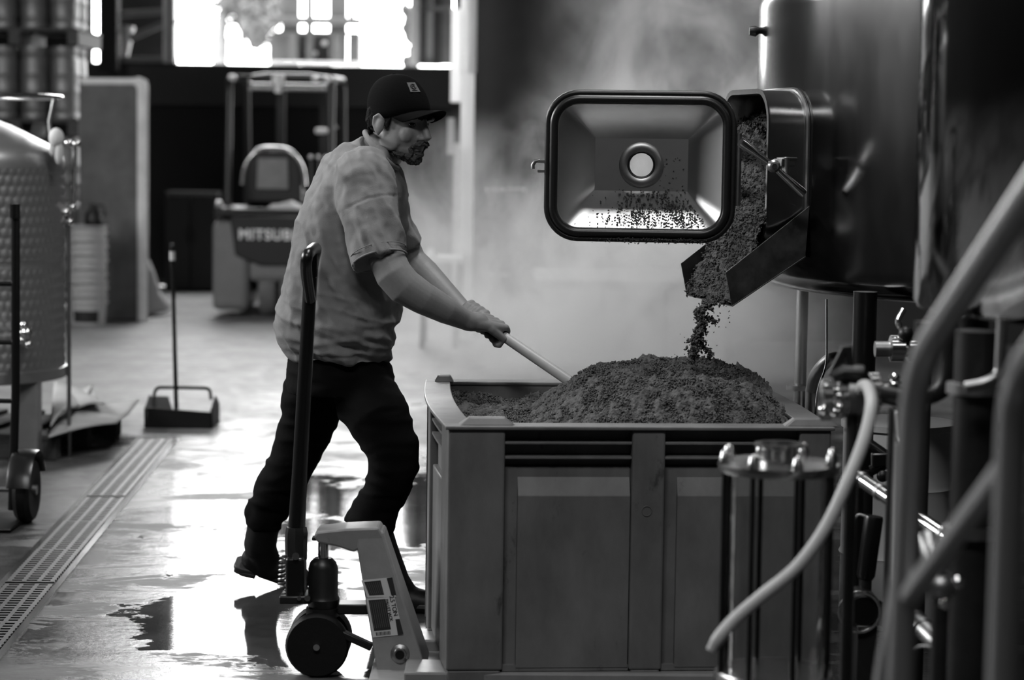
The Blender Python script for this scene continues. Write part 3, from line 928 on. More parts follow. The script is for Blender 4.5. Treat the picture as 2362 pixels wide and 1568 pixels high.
# overhanging head: top plate tapering to the ram
hp = [PY(727, 1228, JY), PY(735, 1218, JY), PY(800, 1211, JY), PY(876, 1208, JY), PY(890, 1232, JY), PY(818, 1265, JY), PY(780, 1252, JY), PY(738, 1244, JY)]
MB().prism([V((q.x, JY - 0.058, q.z)) for q in hp], (0, 0.116, 0)).build('head_plate', 'grey_paint', jk, smooth=False, bevel=0.006)
MB().box(((bl.x + br.x) / 2 + 0.03, JY, bl.z - 0.03), (br.x - bl.x + 0.10, 0.46, 0.11)).build('fork_carrier', 'grey_paint', jk, smooth=False, bevel=0.008)
for s in (-1, 1):
    yc = JY + s * 0.195 + 0.01
    fk = MB()
    fk.hexa([V((br.x - 0.06, yc - 0.08, 0.028)), V((0.70, yc - 0.05, 0.028)), V((0.70, yc + 0.05, 0.028)), V((br.x - 0.06, yc + 0.08, 0.028))],
            [V((br.x - 0.06, yc - 0.08, 0.064)), V((0.70, yc - 0.05, 0.064)), V((0.70, yc + 0.05, 0.064)), V((br.x - 0.06, yc + 0.08, 0.064))])
    f_ = fk.build('fork', 'grey_paint', jk, smooth=False, bevel=0.006)
    rw = MB().lathe([(0.0, -0.03), (0.030, -0.03), (0.030, 0.03), (0.0, 0.03)], (0.56, yc, 0.030), 20, Matrix.Rotation(math.pi / 2, 3, 'X')).build('load_roller', 'black_rubber', f_)
# pivot bolt on the body
pb = PY(923, 1507, fy0 - 0.05)
MB().lathe([(0.0, -0.016), (0.016, -0.016), (0.018, -0.008), (0.026, -0.004), (0.027, 0.02), (0, 0.02)], pb, 24, Matrix.Rotation(-math.pi / 2, 3, 'X')).build('pivot_bolt', 'dull_steel', jk)
MB().lathe([(0.0, -0.019), (0.0125, -0.019), (0.0125, -0.01), (0, -0.01)], pb, 20, Matrix.Rotation(-math.pi / 2, 3, 'X')).build('pivot_bolt_core', 'black_paint', jk)
# stickers on the raked side plate
nrm = (tr_ - tl).cross(bl - tl).normalized()
if nrm.y > 0:
    nrm = -nrm
down = ((bl + br) / 2 - (tl + tr_) / 2).normalized()
acr = nrm.cross(down).normalized()
if acr.x < 0:
    acr = -acr
plateM = lambda q, off=0.0: basis(acr, -down, nrm, q + nrm * off)
def on_plate(px, py):
    d = ray(px, py)
    t = (tl - CAM).dot(nrm) / d.dot(nrm)
    return CAM + d * t
def sticker(corners, name, m_, off, parent=jk):
    q = [on_plate(*c_) + nrm * off for c_ in corners]
    return MB().prism(q, nrm * 0.0006).build(name, m_, parent, smooth=False)
st = sticker(((833, 1338), (904, 1331), (914, 1376), (848, 1378)), 'sticker', 'sticker_white', 0.0018)
sticker(((840, 1342), (878, 1338), (886, 1371), (852, 1373)), 'sticker_panel', 'sticker_dark', 0.0026, st)
sticker(((892, 1333), (905, 1331), (914, 1372), (903, 1373)), 'sticker_panel', 'sticker_dark', 0.0026, st)
st2 = sticker(((845, 1380), (910, 1376), (931, 1463), (860, 1470)), 'sticker', 'sticker_white', 0.0018)
sticker(((850, 1384), (889, 1381), (902, 1451), (863, 1455)), 'sticker_panel', 'sticker_dark', 0.0026, st2)
sticker(((912, 1428), (922, 1427), (931, 1462), (918, 1464)), 'sticker_panel', 'sticker_dark', 0.0026, st2)
def plate_text(body, px, py, size, parent, m_='sticker_dark', bold=0.0003):
    # reads downwards along the raked plate
    M_ = basis(down, acr, nrm, on_plate(px, py) + nrm * 0.003)
    return text_mesh(body, size, 'lettering', m_, parent, M_, 0.0003, bold, 0.9)
plate_text('2.5 TON', 908, 1397, 0.0165, st2)
plate_text('PALLET JACK', 897, 1407, 0.0115, st2)
for k in range(9):     # small print and bar code
    a, b_ = 1347 + 0, 0
bc = MB()
for k in range(11):
    q0 = on_plate(868 + 3.1 * k, 1458 - 0.3 * k) + nrm * 0.0028; q1 = on_plate(869.5 + 3.1 * k, 1466 - 0.3 * k) + nrm * 0.0028
    bc.beam(q0, q1, 0.0018 if k % 3 else 0.0028, 0.0005, nrm)
bc.build('bar_code', 'sticker_dark', st2, smooth=False)
sl = MB()
for k in range(8):
    q0 = on_plate(843 + 4.5 * k, 1345 - 0.5 * k) + nrm * 0.0034; q1 = on_plate(853.5 + 4.2 * k, 1371 - 0.4 * k) + nrm * 0.0034
    sl.beam(q0, q1, 0.0009, 0.0004, nrm)
sl.build('small_print', 'patch_cloth', st, smooth=False)
sl = MB()
for k in range(8):
    q0 = on_plate(853 + 4.6 * k, 1387 - 0.4 * k) + nrm * 0.0034; q1 = on_plate(864.5 + 4.6 * k, 1449 - 0.5 * k) + nrm * 0.0034
    sl.beam(q0, q1, 0.0009, 0.0004, nrm)
sl.build('small_print', 'patch_cloth', st2, smooth=False)

# ================================================================== MASH TUN
TR = 1.30
TY = 7.0
TX = PY(1758, 120, 6.95).x + TR
TC = V((TX, TY, 0))
TZ0 = PY(1758, 655, 6.95).z
TZ1 = PY(1758, 18, 6.95).z
MA = math.radians(192.0)                     # direction the manway faces
mn = V((math.cos(MA), math.sin(MA), 0)); mt = V((-math.sin(MA), math.cos(MA), 0))
if mt.y > 0:
    mt = -mt                                 # tangent towards the camera
MZ = PY(1740, 392, 6.65).z                   # manway centre height
def MW(n, t, z):
    """manway coordinates: n from the tank axis, t sideways (towards camera), z above manway centre"""
    return TC + mn * n + mt * t + V((0, 0, MZ + z))
tun = thing('mash_tun', 'large stainless steel mash tun with its manway door swung open', 'tank', (TX, TY, 0))
# shell with a real manway hole
shell = MB()
ha = 0.17 / TR
angs = list(np.linspace(MA + ha, MA + 2 * math.pi - ha, 150)) + list(np.linspace(MA - ha, MA + ha, 9)[1:-1])
na = len(angs)
zs = list(np.linspace(TZ0 + 0.05, MZ - 0.17, 5)) + list(np.linspace(MZ - 0.17, MZ + 0.17, 5)[1:]) + list(np.linspace(MZ + 0.17, TZ1 - 0.006, 5)[1:]) + [TZ1]
prof = [(0.02, TZ0 + 0.05)] + [(TR * 0.5, TZ0 + 0.012)] + [(TR - 0.05 + 0.05 * math.sin(a), TZ0 + 0.05 - 0.05 * math.cos(a)) for a in np.linspace(0, math.pi / 2, 7)[:-1]] + [(TR, z) for z in zs] \
    + [(TR - 0.06 + 0.06 * math.cos(a), TZ1 + 0.06 * math.sin(a)) for a in np.linspace(0, math.pi / 2 * 0.8, 6)[1:]] + [(TR * 0.75, TZ1 + 0.17), (TR * 0.3, TZ1 + 0.33), (0.02, TZ1 + 0.36)]
hole_lo, hole_hi = MZ - 0.17, MZ + 0.17
for r, z in prof:
    for a in angs:
        shell.v.append((TX + r * math.cos(a), TY + r * math.sin(a), z))
for i in range(len(prof) - 1):
    for k in range(na):
        inside = (k >= 149) and prof[i][0] == TR and prof[i + 1][0] == TR and prof[i][1] >= hole_lo - 1e-4 and prof[i + 1][1] <= hole_hi + 1e-4
        if inside:
            continue
        k2 = (k + 1) % na
        shell.f.append((i * na + k, i * na + k2, (i + 1) * na + k2, (i + 1) * na + k))
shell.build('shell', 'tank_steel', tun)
def rrect(hw, hh, r, n=7):
    pts = []
    for cx, cy, a0 in ((hw - r, hh - r, 0), (-hw + r, hh - r, 90), (-hw + r, -hh + r, 180), (hw - r, -hh + r, 270)):
        for i in range(n + 1):
            a = math.radians(a0 + 90 * i / n)
            pts.append((cx + r * math.cos(a), cy + r * math.sin(a)))
    return pts
def ringloft(mb, rows):
    """rows: list of equal-length closed point loops"""
    n = len(rows[0]); b0 = len(mb.v)
    for r in rows:
        mb.v += [tuple(q) for q in r]
    for i in range(len(rows) - 1):
        for k in range(n):
            mb.f.append((b0 + i * n + k, b0 + i * n + (k + 1) % n, b0 + (i + 1) * n + (k + 1) % n, b0 + (i + 1) * n + k))
    return mb
NH, NW = 0.232, 0.222
nk = MB()
rr_o, rr_i = rrect(NW, NH, 0.10), rrect(NW - 0.010, NH - 0.010, 0.09)
NE = TR + 0.105
ringloft(nk, [[MW(TR - 0.06, a, b_) for a, b_ in rr_o], [MW(NE - 0.01, a, b_) for a, b_ in rr_o], [MW(NE, a * 1.02, b_ * 1.02) for a, b_ in rr_o],
              [MW(NE, a, b_) for a, b_ in rr_i], [MW(TR - 0.06, a, b_) for a, b_ in rr_i]])
nk.build('manway_neck', 'brushed_steel', tun)
# flared seam where the neck meets the shell
sm = MB()
for i, (a, b_) in enumerate(rr_o):
    pass
seam = []
for a, b_ in rr_o:
    r_at = math.sqrt(TR * TR - a * a)
    seam.append(MW(r_at + 0.004, a * 1.01, b_ * 1.01))
sm.tube(seam, 0.008, 8, closed=True); sm.build('weld_seam', 'dull_steel', tun)
# star handle and bracket on the near cheek of the neck
hub = PY(1784, 383, 6.36)
e0, e1 = PY(1708, 327, 6.33), PY(1853, 447, 6.39)
kn = MB()
d0, d1 = (e0 - hub).normalized(), (e1 - hub).normalized()
kn.tube([hub, e0.lerp(hub, 0.55), e0.lerp(hub, 0.08), e0], [0.008, 0.0105, 0.0145, 0.0135], 16)
kn.tube([hub, e1.lerp(hub, 0.55), e1.lerp(hub, 0.08), e1], [0.008, 0.0105, 0.0145, 0.0135], 16)
star = kn.build('clamp_handle', 'bright_steel', tun)
MB().lathe([(0, -0.020), (0.013, -0.020), (0.018, -0.012), (0.018, 0.016), (0.012, 0.022), (0, 0.022)], hub, 22, Matrix.Rotation(math.pi / 2, 3, 'X')).build('clamp_hub', 'dull_steel', star)
MB().lathe([(0, 0.0), (0.008, 0.0), (0.008, 0.012), (0, 0.012)], hub + V((0, -0.020, 0)), 6, Matrix.Rotation(math.pi / 2, 3, 'X')).build('hub_nut', 'bright_steel', star)
br_ = MB()
q0 = hub + V((0.015, 0.03, 0.01)); q1 = PY(1825, 374, 6.44)
br_.beam(q0, q1, 0.03, 0.022); br_.rod(PY(1812, 362, 6.40), PY(1812, 402, 6.40), 0.011); br_.beam(PY(1800, 366, 6.4), PY(1830, 366, 6.44), 0.03, 0.008)
br_.build('clamp_bracket', 'dull_steel', tun, bevel=0.002)
# black knob on the far side of the shell, riser band and rim
kb = PY(1742, 72, 7.0)
MB().tube([kb + V((0.06, 0, 0.002)), kb + V((0.012, 0, 0.002)), kb, kb + V((-0.018, 0, 0))], [0.010, 0.010, 0.017, 0.013], 12).build('side_knob', 'black_plastic', tun)
# ---- chute
def on_t(px, py, t):
    d = ray(px, py); c = TC + mt * t
    k = (c - CAM).dot(mt) / d.dot(mt)
    return CAM + d * k
TN, TF = 0.236, -0.226
chN = [on_t(1674, 628, TN), on_t(1868, 474, TN), on_t(1858, 590, TN), on_t(1688, 705, TN)]
chute = MB().prism(chN, -mt * 0.004)
sh = mt * (TF - TN)
chF = [q + sh for q in chN]
chute.prism(chF, mt * 0.004)
chute.prism([chN[3], chN[2], chF[2], chF[3]], (chN[2] - chN[3]).cross(mt).normalized() * 0.004)
chute.build('discharge_chute', 'chute_steel', tun, smooth=False, bevel=0.001)
# ---- grain in the manway and on the chute
def nz(q):
    return (q - TC).dot(mn), q.z - MZ
n_lip, z_lip = nz(chN[3]); n_in, z_in = nz(chN[2])
NT, NS = 120, 240
ts = np.linspace(TF + 0.008, TN - 0.008, NT)
gv = np.zeros((NT, NS, 3))
for i, t in enumerate(ts):
    f = (t - TF) / (TN - TF)                     # 0 far .. 1 near
    tt = max(min(t, NW - 0.014), -NW + 0.014)
    ztop = 0.15 - 0.30 * f ** 1.3
    depth = 0.020 + 0.022 * math.sin(f * math.pi)
    k0 = (n_in - TR - 0.07) / (n_in - n_lip) if n_in != n_lip else 0
    path = [(n_lip + 0.004, z_lip + 0.008, t), (n_lip - 0.01, z_lip + 0.045 + 0.01 * math.sin(9 * f), t),
            (n_lip * 0.5 + (TR + 0.09) * 0.5, z_lip * 0.5 + (-0.165) * 0.5 + depth, t), (TR + 0.115, -0.165 + depth, t * 0.5 + tt * 0.5),
            (TR + 0.092, -0.10, tt), (TR + 0.080, (ztop - 0.1) / 2, tt), (TR + 0.055, ztop, tt), (TR - 0.02, ztop + 0.03, tt * 0.95), (TR - 0.3, ztop + 0.06, tt * 0.9)]
    P_ = np.array(path); L_ = np.r_[0, np.cumsum(np.linalg.norm(np.diff(P_, axis=0), axis=1))]
    s = np.linspace(0, L_[-1], NS)
    nn, zz, t3 = (np.interp(s, L_, P_[:, j]) for j in range(3))
    gv[i, :, 0] = TX + mn.x * nn + mt.x * t3; gv[i, :, 1] = TY + mn.y * nn + mt.y * t3; gv[i, :, 2] = MZ + zz
gp = gv.reshape(-1, 3)
gp = gp + np.stack([0.010 * fbm(gp * 45 + 3, 3, 51) + 0.006 * fbm(gp * 120, 2, 61), 0.004 * fbm(gp * 60, 2, 52), 0.009 * fbm(gp * 45, 3, 53) + 0.006 * fbm(gp * 120 + 9, 2, 62)], 1)
ids = np.arange(NT * NS).reshape(NT, NS)
gf = np.stack([ids[:-1, :-1].ravel(), ids[1:, :-1].ravel(), ids[1:, 1:].ravel(), ids[:-1, 1:].ravel()], 1)
spill = np_object('grain_spill', gp, gf, 'spent_grain', None, True, origin=tuple(MW(TR, 0, -0.2)))
tag(spill, 'bank of spent grain pouring from the open manway onto the chute', 'spent grain', kind='stuff')
pick = RNG.integers(0, len(gp), 7000)
pk = gp[pick] + RNG.normal(0, 0.004, (7000, 3))
cs, cf = clumps(pk, RNG.uniform(0.0025, 0.0065, 7000), 8)
o = np_object('grain_crumbs', cs, cf, 'grain_flake', spill); o['kind'] = 'stuff'
# ---- grain falling from the chute lip to the heap
fp, fs_ = [], []
way = [(1648, 700), (1632, 712), (1612, 728), (1626, 752), (1606, 775), (1612, 800), (1632, 790), (1600, 830), (1640, 815)]
def stream(pts, n, spread, smin, smax):
    P_ = [PY(a, b_, 6.47) for a, b_ in pts]
    Q = spline(P_, 12)
    for _ in range(n):
        q = Q[int(RNG.integers(0, len(Q)))]
        w = spread * (0.5 + RNG.random())
        fp.append((q.x + RNG.normal(0, w), q.y + RNG.normal(0, w * 2.2), q.z + RNG.normal(0, w))); fs_.append(RNG.uniform(smin, smax))
stream([(1650, 690), (1628, 705), (1612, 722), (1622, 748), (1614, 768)], 520, 0.0065, 0.003, 0.0085)
stream([(1614, 768), (1606, 785), (1602, 805), (1597, 830)], 320, 0.008, 0.003, 0.009)
stream([(1608, 790), (1622, 800), (1640, 812), (1634, 826)], 130, 0.005, 0.003, 0.007)
stream([(1630, 735), (1646, 738), (1650, 748)], 60, 0.004, 0.003, 0.006)
stream([(1690, 703), (1640, 760), (1600, 800)], 40, 0.022, 0.002, 0.004)
cs, cf = clumps(np.array(fp), np.array(fs_), 15)
fall = np_object('falling_grain', cs, cf, 'spent_grain', None, False, origin=tuple(PY(1615, 770, 6.47)))
tag(fall, 'clumps of spent grain dropping from the chute lip onto the heap', 'spent grain', kind='stuff')

# ---- manway door, swung open, inner face to the camera
DC = PY(1476, 384, 6.56)
dyaw = math.radians(-5.0)
dX = V((math.cos(dyaw), math.sin(dyaw), 0)); dN = V((math.sin(dyaw), -math.cos(dyaw), 0)); dZ = V((0.0, 0, 1))
def D(a, b_, n=0.0):
    """door coordinates: a right, b up, n towards the camera"""
    return DC + dX * a + dZ * b_ + dN * n
hw, hh = 0.271, 0.213
door = MB()
o1 = rrect(hw, hh, 0.092, 9); o2 = rrect(hw - 0.034, hh - 0.034, 0.062, 9)
# pan: flange, raked recess, flat plate with port hole ring
pw, ph_ = 0.137, 0.077
pcx, pcy = 0.001, 0.004
def toloop(loop, cx, cy, w, h, n):
    # map each rounded-rectangle point to the nearest spot on a sharp inner rectangle
    out = []
    for a, b_ in loop:
        k = 1.0 / max(abs(a) / (hw - 0.034), abs(b_) / (hh - 0.034))
        out.append(D(cx + max(-w, min(w, a * k * w / (hw - 0.034) * 1.06)), cy + max(-h, min(h, b_ * k * h / (hh - 0.034) * 1.06)), n))
    return out
inner = toloop(o2, pcx, pcy, pw, ph_, -0.105)
circ = []
for a, b_ in o2:
    th = math.atan2(b_ / hh, a / hw)
    circ.append((0.050 * math.cos(th), 0.050 * math.sin(th)))
ringloft(door, [[D(a, b_, -0.016) for a, b_ in o1], [D(a, b_, 0.004) for a, b_ in o1], [D(a, b_, 0.004) for a, b_ in o2], [D(a, b_, -0.012) for a, b_ in o2], inner,
                [D(pcx + a, pcy + b_, -0.105) for a, b_ in circ]])
dpan = door.build('manway_door', 'door_steel', tun, angle=25)
gk = MB()
g1, g2 = rrect(hw - 0.013, hh - 0.013, 0.082, 9), rrect(hw - 0.028, hh - 0.028, 0.068, 9)
gk.tube([D(a, b_, 0.006) for a, b_ in rrect(hw - 0.020, hh - 0.020, 0.075, 9)], 0.0125, 10, closed=True)
gk.build('door_gasket', 'gasket', dpan)
ef = MB(); ef.tube([D(a, b_, -0.002) for a, b_ in rrect(hw - 0.002, hh - 0.002, 0.090, 9)], 0.009, 10, closed=True)
ef.build('door_edge', 'dark_steel', dpan)
pc = D(pcx, pcy, -0.105)
MP = Matrix((tuple(dX), (0, 0, 0), (0, 0, 0))).transposed()
MP = Matrix(((dX.x, 0, dN.x), (dX.y, 0, dN.y), (0, 1, 0)))
MB().lathe([(0.050, -0.012), (0.064, -0.010), (0.066, 0.004), (0.060, 0.008), (0.048, 0.009), (0.041, 0.006), (0.040, -0.012), (0.050, -0.014)], pc, 40, MP).build('port_ring', 'dull_steel', dpan)
MB().tube([pc + dN * 0.002 + dX * 0.0385 * math.cos(t) + dZ * 0.0385 * math.sin(t) for t in np.linspace(0, 2 * math.pi, 33)[:-1]], 0.004, 8, closed=True).build('port_seal', 'gasket', dpan)
MB().lathe([(0.0, -0.004), (0.0385, -0.004), (0.0385, 0.001), (0.0, 0.001)], pc, 40, MP).build('port_glass', 'glass_clear', dpan)
# latch lug on the free edge, hinge arm to the neck
lg = MB()
lg.box(D(-hw - 0.012, 0.010, -0.004), (0.030, 0.012, 0.008)); lg.box(D(-hw - 0.012, -0.018, -0.004), (0.030, 0.012, 0.008))
lg.tube([D(-hw - 0.020 + 0.0, 0.014, -0.004), D(-hw - 0.034, 0.011, -0.004), D(-hw - 0.041, 0.0, -0.004), D(-hw - 0.040, -0.012, -0.004)], 0.006, 10)
lg.build('latch_lug', 'dull_steel', dpan)
hg = MB()
hp0 = D(hw - 0.01, 0.05, -0.025); hp1 = MW(NE - 0.05, -NW - 0.02, 0.05)
hg.beam(hp0, hp1, 0.02, 0.03); hg.beam(D(hw - 0.01, -0.06, -0.025), MW(NE - 0.05, -NW - 0.02, -0.06), 0.02, 0.03)
hg.rod(D(hw + 0.012, -0.11, -0.03), D(hw + 0.012, 0.10, -0.03), 0.010)
hg.build('door_hinge', 'dull_steel', dpan)
# grain flakes stuck to the lower rake of the door and along its bottom lip
fp, fs_ = [], []
k = 0
while k < 620:
    v = RNG.random() ** 0.8                      # 0 at the plate edge, 1 at the rim
    a0 = RNG.normal(0.055, 0.075)
    a = a0 * (0.62 + 0.75 * v)
    wl_ = pw + (hw - 0.06 - pw) * v
    if abs(a) > wl_ - 0.01:
        continue
    b_ = pcy - ph_ - (hh - 0.036 - ph_ + pcy) * v
    n_ = -0.105 + 0.095 * v
    if RNG.random() < 0.55 and vnoise(np.array([[a * 26, b_ * 26, 1.0]]), 71)[0] < 0.02:
        continue
    fp.append(tuple(D(a, b_ + 0.004, n_ + 0.003))); fs_.append(RNG.uniform(0.002, 0.0055)); k += 1
for _ in range(900):
    a = RNG.normal(0.06, 0.10)
    if abs(a) > hw - 0.07:
        continue
    fp.append(tuple(D(a, -hh + RNG.normal(0.001, 0.004), RNG.uniform(-0.02, 0.016)))); fs_.append(RNG.uniform(0.0015, 0.0042))
for _ in range(26):
    fp.append(tuple(D(RNG.uniform(0.05, 0.13), RNG.uniform(-0.07, 0.03), -0.103))); fs_.append(RNG.uniform(0.0015, 0.004))
cs, cf = clumps(np.array(fp), np.array(fs_), 22)
fl = np_object('grain_flakes', cs, cf, 'grain_flake', None, False, origin=tuple(D(0.05, -0.15, -0.05)))
tag(fl, 'dark flakes of grain stuck inside the open manway door', 'spent grain', kind='stuff')

# ---- legs of the tun
l1 = PY(1848, 800, 7.45)
lg = MB(); lg.rod((l1.x, l1.y, 0), (l1.x, l1.y, TZ0 + 0.03), 0.020, 18); lf = lg.build('leg', 'brushed_steel', tun)
lz = PY(1848, 893, 7.45).z
MB().lathe([(0.02, -0.008), (0.046, -0.008), (0.046, 0.008), (0.02, 0.008)], (l1.x, l1.y, lz), 24).build('leg_flange', 'dull_steel', lf)
l2 = PY(1990, 900, 6.18)
MB().rod((l2.x, l2.y, 0), (l2.x, l2.y, TZ0 + 0.03), 0.033, 20).build('leg', 'black_paint', tun)
for a in (20, 80):
    MB().rod((TX + 1.1 * math.cos(math.radians(a)), TY + 1.1 * math.sin(math.radians(a)), 0), (TX + 1.1 * math.cos(math.radians(a)), TY + 1.1 * math.sin(math.radians(a)), TZ0 + 0.03), 0.033, 16).build('leg', 'black_paint', tun)
wire = PY(1907, 780, 6.9)
tag(MB().tube(bend([PY(1907, 690, 6.9), PY(1907, 845, 6.9), PY(1888, 890, 6.85), PY(1880, 950, 6.8), V((PY(1880, 950, 6.8).x + 0.1, 7.1, 0.0))], 0.05), 0.0035, 8).build('hanging_cable', 'bright_steel', origin=(wire.x, wire.y, 0.0)),
    'thin bright cable hanging below the mash tun', 'cable')
sb = MB().tube(spline([PY(1872, 900, 7.2), PY(1880, 868, 7.15), PY(1903, 838, 7.1), PY(1930, 826, 7.1), PY(1990, 840, 7.2)], 8), 0.020, 14)
sb.rod(PY(1872, 900, 7.2), V((PY(1872, 900, 7.2).x, PY(1872, 900, 7.2).y, 0)), 0.02)
tag(sb.build('bent_pipe', 'dull_steel', origin=(PY(1872, 900, 7.2).x, 7.2, 0)), 'bent steel pipe rising behind the right rear corner of the bin', 'pipe')

# ================================================================== KETTLE, nearer on the right
KR, KY = 0.70, 4.72
KX = PY(2136, 300, 4.68).x + KR
KZ = PY(2140, 715, 4.68).z
kt = thing('kettle', 'dark stainless kettle with one bright vertical highlight, nearest the railing', 'tank', (KX, KY, 0))
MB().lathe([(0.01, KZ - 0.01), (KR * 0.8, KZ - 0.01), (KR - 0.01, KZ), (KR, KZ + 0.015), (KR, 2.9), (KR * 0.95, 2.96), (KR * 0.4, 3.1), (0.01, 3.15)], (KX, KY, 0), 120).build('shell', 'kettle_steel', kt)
for a in (150, 215, 330, 30):
    p = V((KX + 0.60 * math.cos(math.radians(a)), KY + 0.60 * math.sin(math.radians(a)), 0))
    MB().rod(p, p + V((0, 0, KZ + 0.01)), 0.035, 18).build('leg', 'black_paint', kt)
kv = PY(2135, 735, 4.5)
MB().lathe([(0, -0.02), (0.022, -0.02), (0.022, 0.02), (0, 0.02)], (kv.x, kv.y, KZ - 0.03), 16).build('drain_stub', 'dark_steel', kt)

# ================================================================== RIGHT-HAND PIPEWORK
def pipe_thing(name, pts, r, m_, label, cat, flanges=(), ground=None, rr=0.06):
    """pipe through (px,py,Y) points; ground drops its end to the floor"""
    P_ = [PY(*p) for p in pts]
    if ground:
        P_.append(V((P_[-1].x + ground[0], P_[-1].y + ground[1], P_[-1].z))); P_.append(V((P_[-1].x, P_[-1].y, 0.0)))
    base = V((P_[0].x, P_[0].y, 0))
    t = thing(name, label, cat, base)
    MB().tube(bend(P_, rr), r, 18).build('pipe', m_, t)
    for i, (px, py, Y, ax_) in enumerate(flanges):
        q = PY(px, py, Y); ax_ = V(ax_).normalized()
        MB().tube([q - ax_ * 0.012, q - ax_ * 0.009, q + ax_ * 0.009, q + ax_ * 0.012], [r * 1.25, r * 1.7, r * 1.7, r * 1.25], 20).build('clamp_ferrule', 'bright_steel', t)
    return t
X1 = (1, 0.02, 0)
# manifold with butterfly valve
pipe_thing('valve_manifold', [(1893, 925, 4.72), (2030, 905, 4.74), (2088, 925, 4.74), (2092, 1010, 4.74)], 0.026, 'bright_steel',
           'shiny steel manifold pipe with elbow at the pale hose', 'pipe', ((1905, 922, 4.72, X1), (1945, 915, 4.72, X1), (2015, 908, 4.74, X1)), ground=(0.0, 0.02))
bv_ = thing('butterfly_valve', 'butterfly valve with black upright handle on the manifold', 'valve', (PY(1960, 905, 4.72).x, 4.72, 0))
q = PY(1968, 910, 4.72)
MB().tube([q - V((0.020, 0, 0)), q - V((0.014, 0, 0)), q + V((0.014, 0, 0)), q + V((0.020, 0, 0))], [0.034, 0.044, 0.044, 0.034], 24).build('valve_body', 'dull_steel', bv_)
MB().tube([PY(1920, 870, 4.70), PY(1945, 858, 4.70), PY(1985, 862, 4.70), PY(2000, 878, 4.70)], [0.018, 0.026, 0.028, 0.014], 14, flat=(1, 0.7)).build('handle_hub', 'black_plastic', bv_)
hp = [PY(1908, 868, 4.70), PY(1943, 798, 4.70), PY(1966, 797, 4.70), PY(1972, 862, 4.70), PY(1958, 862, 4.70), PY(1950, 818, 4.70), PY(1925, 870, 4.70)]
MB().prism(hp, V((0, 0.012, 0))).build('lever', 'black_plastic', bv_, smooth=False, bevel=0.003)
MB().rod((q.x, q.y, 0.0), (q.x, q.y, q.z - 0.03), 0.014).build('stand_pipe', 'dark_steel', bv_)
for k_, (px, py) in enumerate(((1900, 945), (1925, 950), (1935, 940))):
    MB().ell(PY(px, py, 4.69), 0.012, seg=10, rings=6).build('clamp_nut', 'bright_steel', bv_)
# pale hose
hpts = [(1986, 905, 4.70), (1990, 890, 4.62), (2003, 895, 4.55), (2010, 935, 4.46), (1994, 1010, 4.40), (1957, 1105, 4.35), (1905, 1215, 4.32), (1840, 1305, 4.30), (1760, 1372, 4.28), (1695, 1428, 4.27), (1660, 1468, 4.26), (1640, 1500, 4.26)]
P_ = spline([PY(*p) for p in hpts], 8)
nh = len(P_)
tag(MB().tube(P_, [0.0125] * (nh - 6) + [0.012, 0.0115, 0.011, 0.0105, 0.0102, 0.010], 16).build('hose', 'hose_pale', origin=tuple(PY(*hpts[0]))),
    'pale flexible hose curving down in front of the bin', 'hose')
# clear sight cylinder with bolted flanges
sc_ = PY(1797, 1062, 4.62)
SX, SY = sc_.x, sc_.y
zt = sc_.z; zb = PY(1797, 1545, 4.62).z
sg = thing('sight_cylinder', 'clear cylinder with bolted steel flanges and tie rods in front of the bin', 'filter housing', (SX, SY, 0))
MB().lathe([(0.108, zb), (0.108, zt - 0.02), (0.100, zt - 0.02), (0.100, zb), (0.108, zb)], (SX, SY, 0), 48).build('glass_tube', 'glass_tube', sg)
MB().lathe([(0.045, zt - 0.022), (0.124, zt - 0.022), (0.126, zt - 0.014), (0.124, zt - 0.004), (0.050, zt + 0.002), (0.045, zt - 0.01)], (SX, SY, 0), 56).build('top_flange', 'brushed_steel', sg)
MB().lathe([(0.042, zt - 0.01), (0.042, zt + 0.026), (0.052, zt + 0.030), (0.052, zt + 0.036), (0.038, zt + 0.036), (0.038, zt - 0.01), (0.042, zt - 0.01)], (SX, SY, 0), 40).build('top_port', 'brushed_steel', sg)
MB().lathe([(0.0, zb - 0.025), (0.124, zb - 0.025), (0.126, zb - 0.012), (0.120, zb), (0.0, zb)], (SX, SY, 0), 56).build('bottom_flange', 'brushed_steel', sg)
MB().lathe([(0.0, 0.0), (0.11, 0.0), (0.11, 0.012), (0.04, 0.02), (0.04, zb - 0.02), (0.0, zb - 0.02)], (SX, SY, 0), 32).build('pedestal', 'dark_steel', sg)
for k_ in range(8):
    a = math.radians(k_ * 45 + 12)
    p = V((SX + 0.1165 * math.cos(a), SY + 0.1165 * math.sin(a), 0))
    rd = MB().rod(p + V((0, 0, zb - 0.01)), p + V((0, 0, zt)), 0.0058, 12).build('tie_rod', 'black_paint', sg)
    MB().lathe([(0, zt - 0.005), (0.012, zt - 0.005), (0.012, zt + 0.008), (0.010, zt + 0.011), (0.009, zt + 0.020), (0.004, zt + 0.025), (0, zt + 0.026)], p, 12).build('acorn_nut', 'brushed_steel', rd)
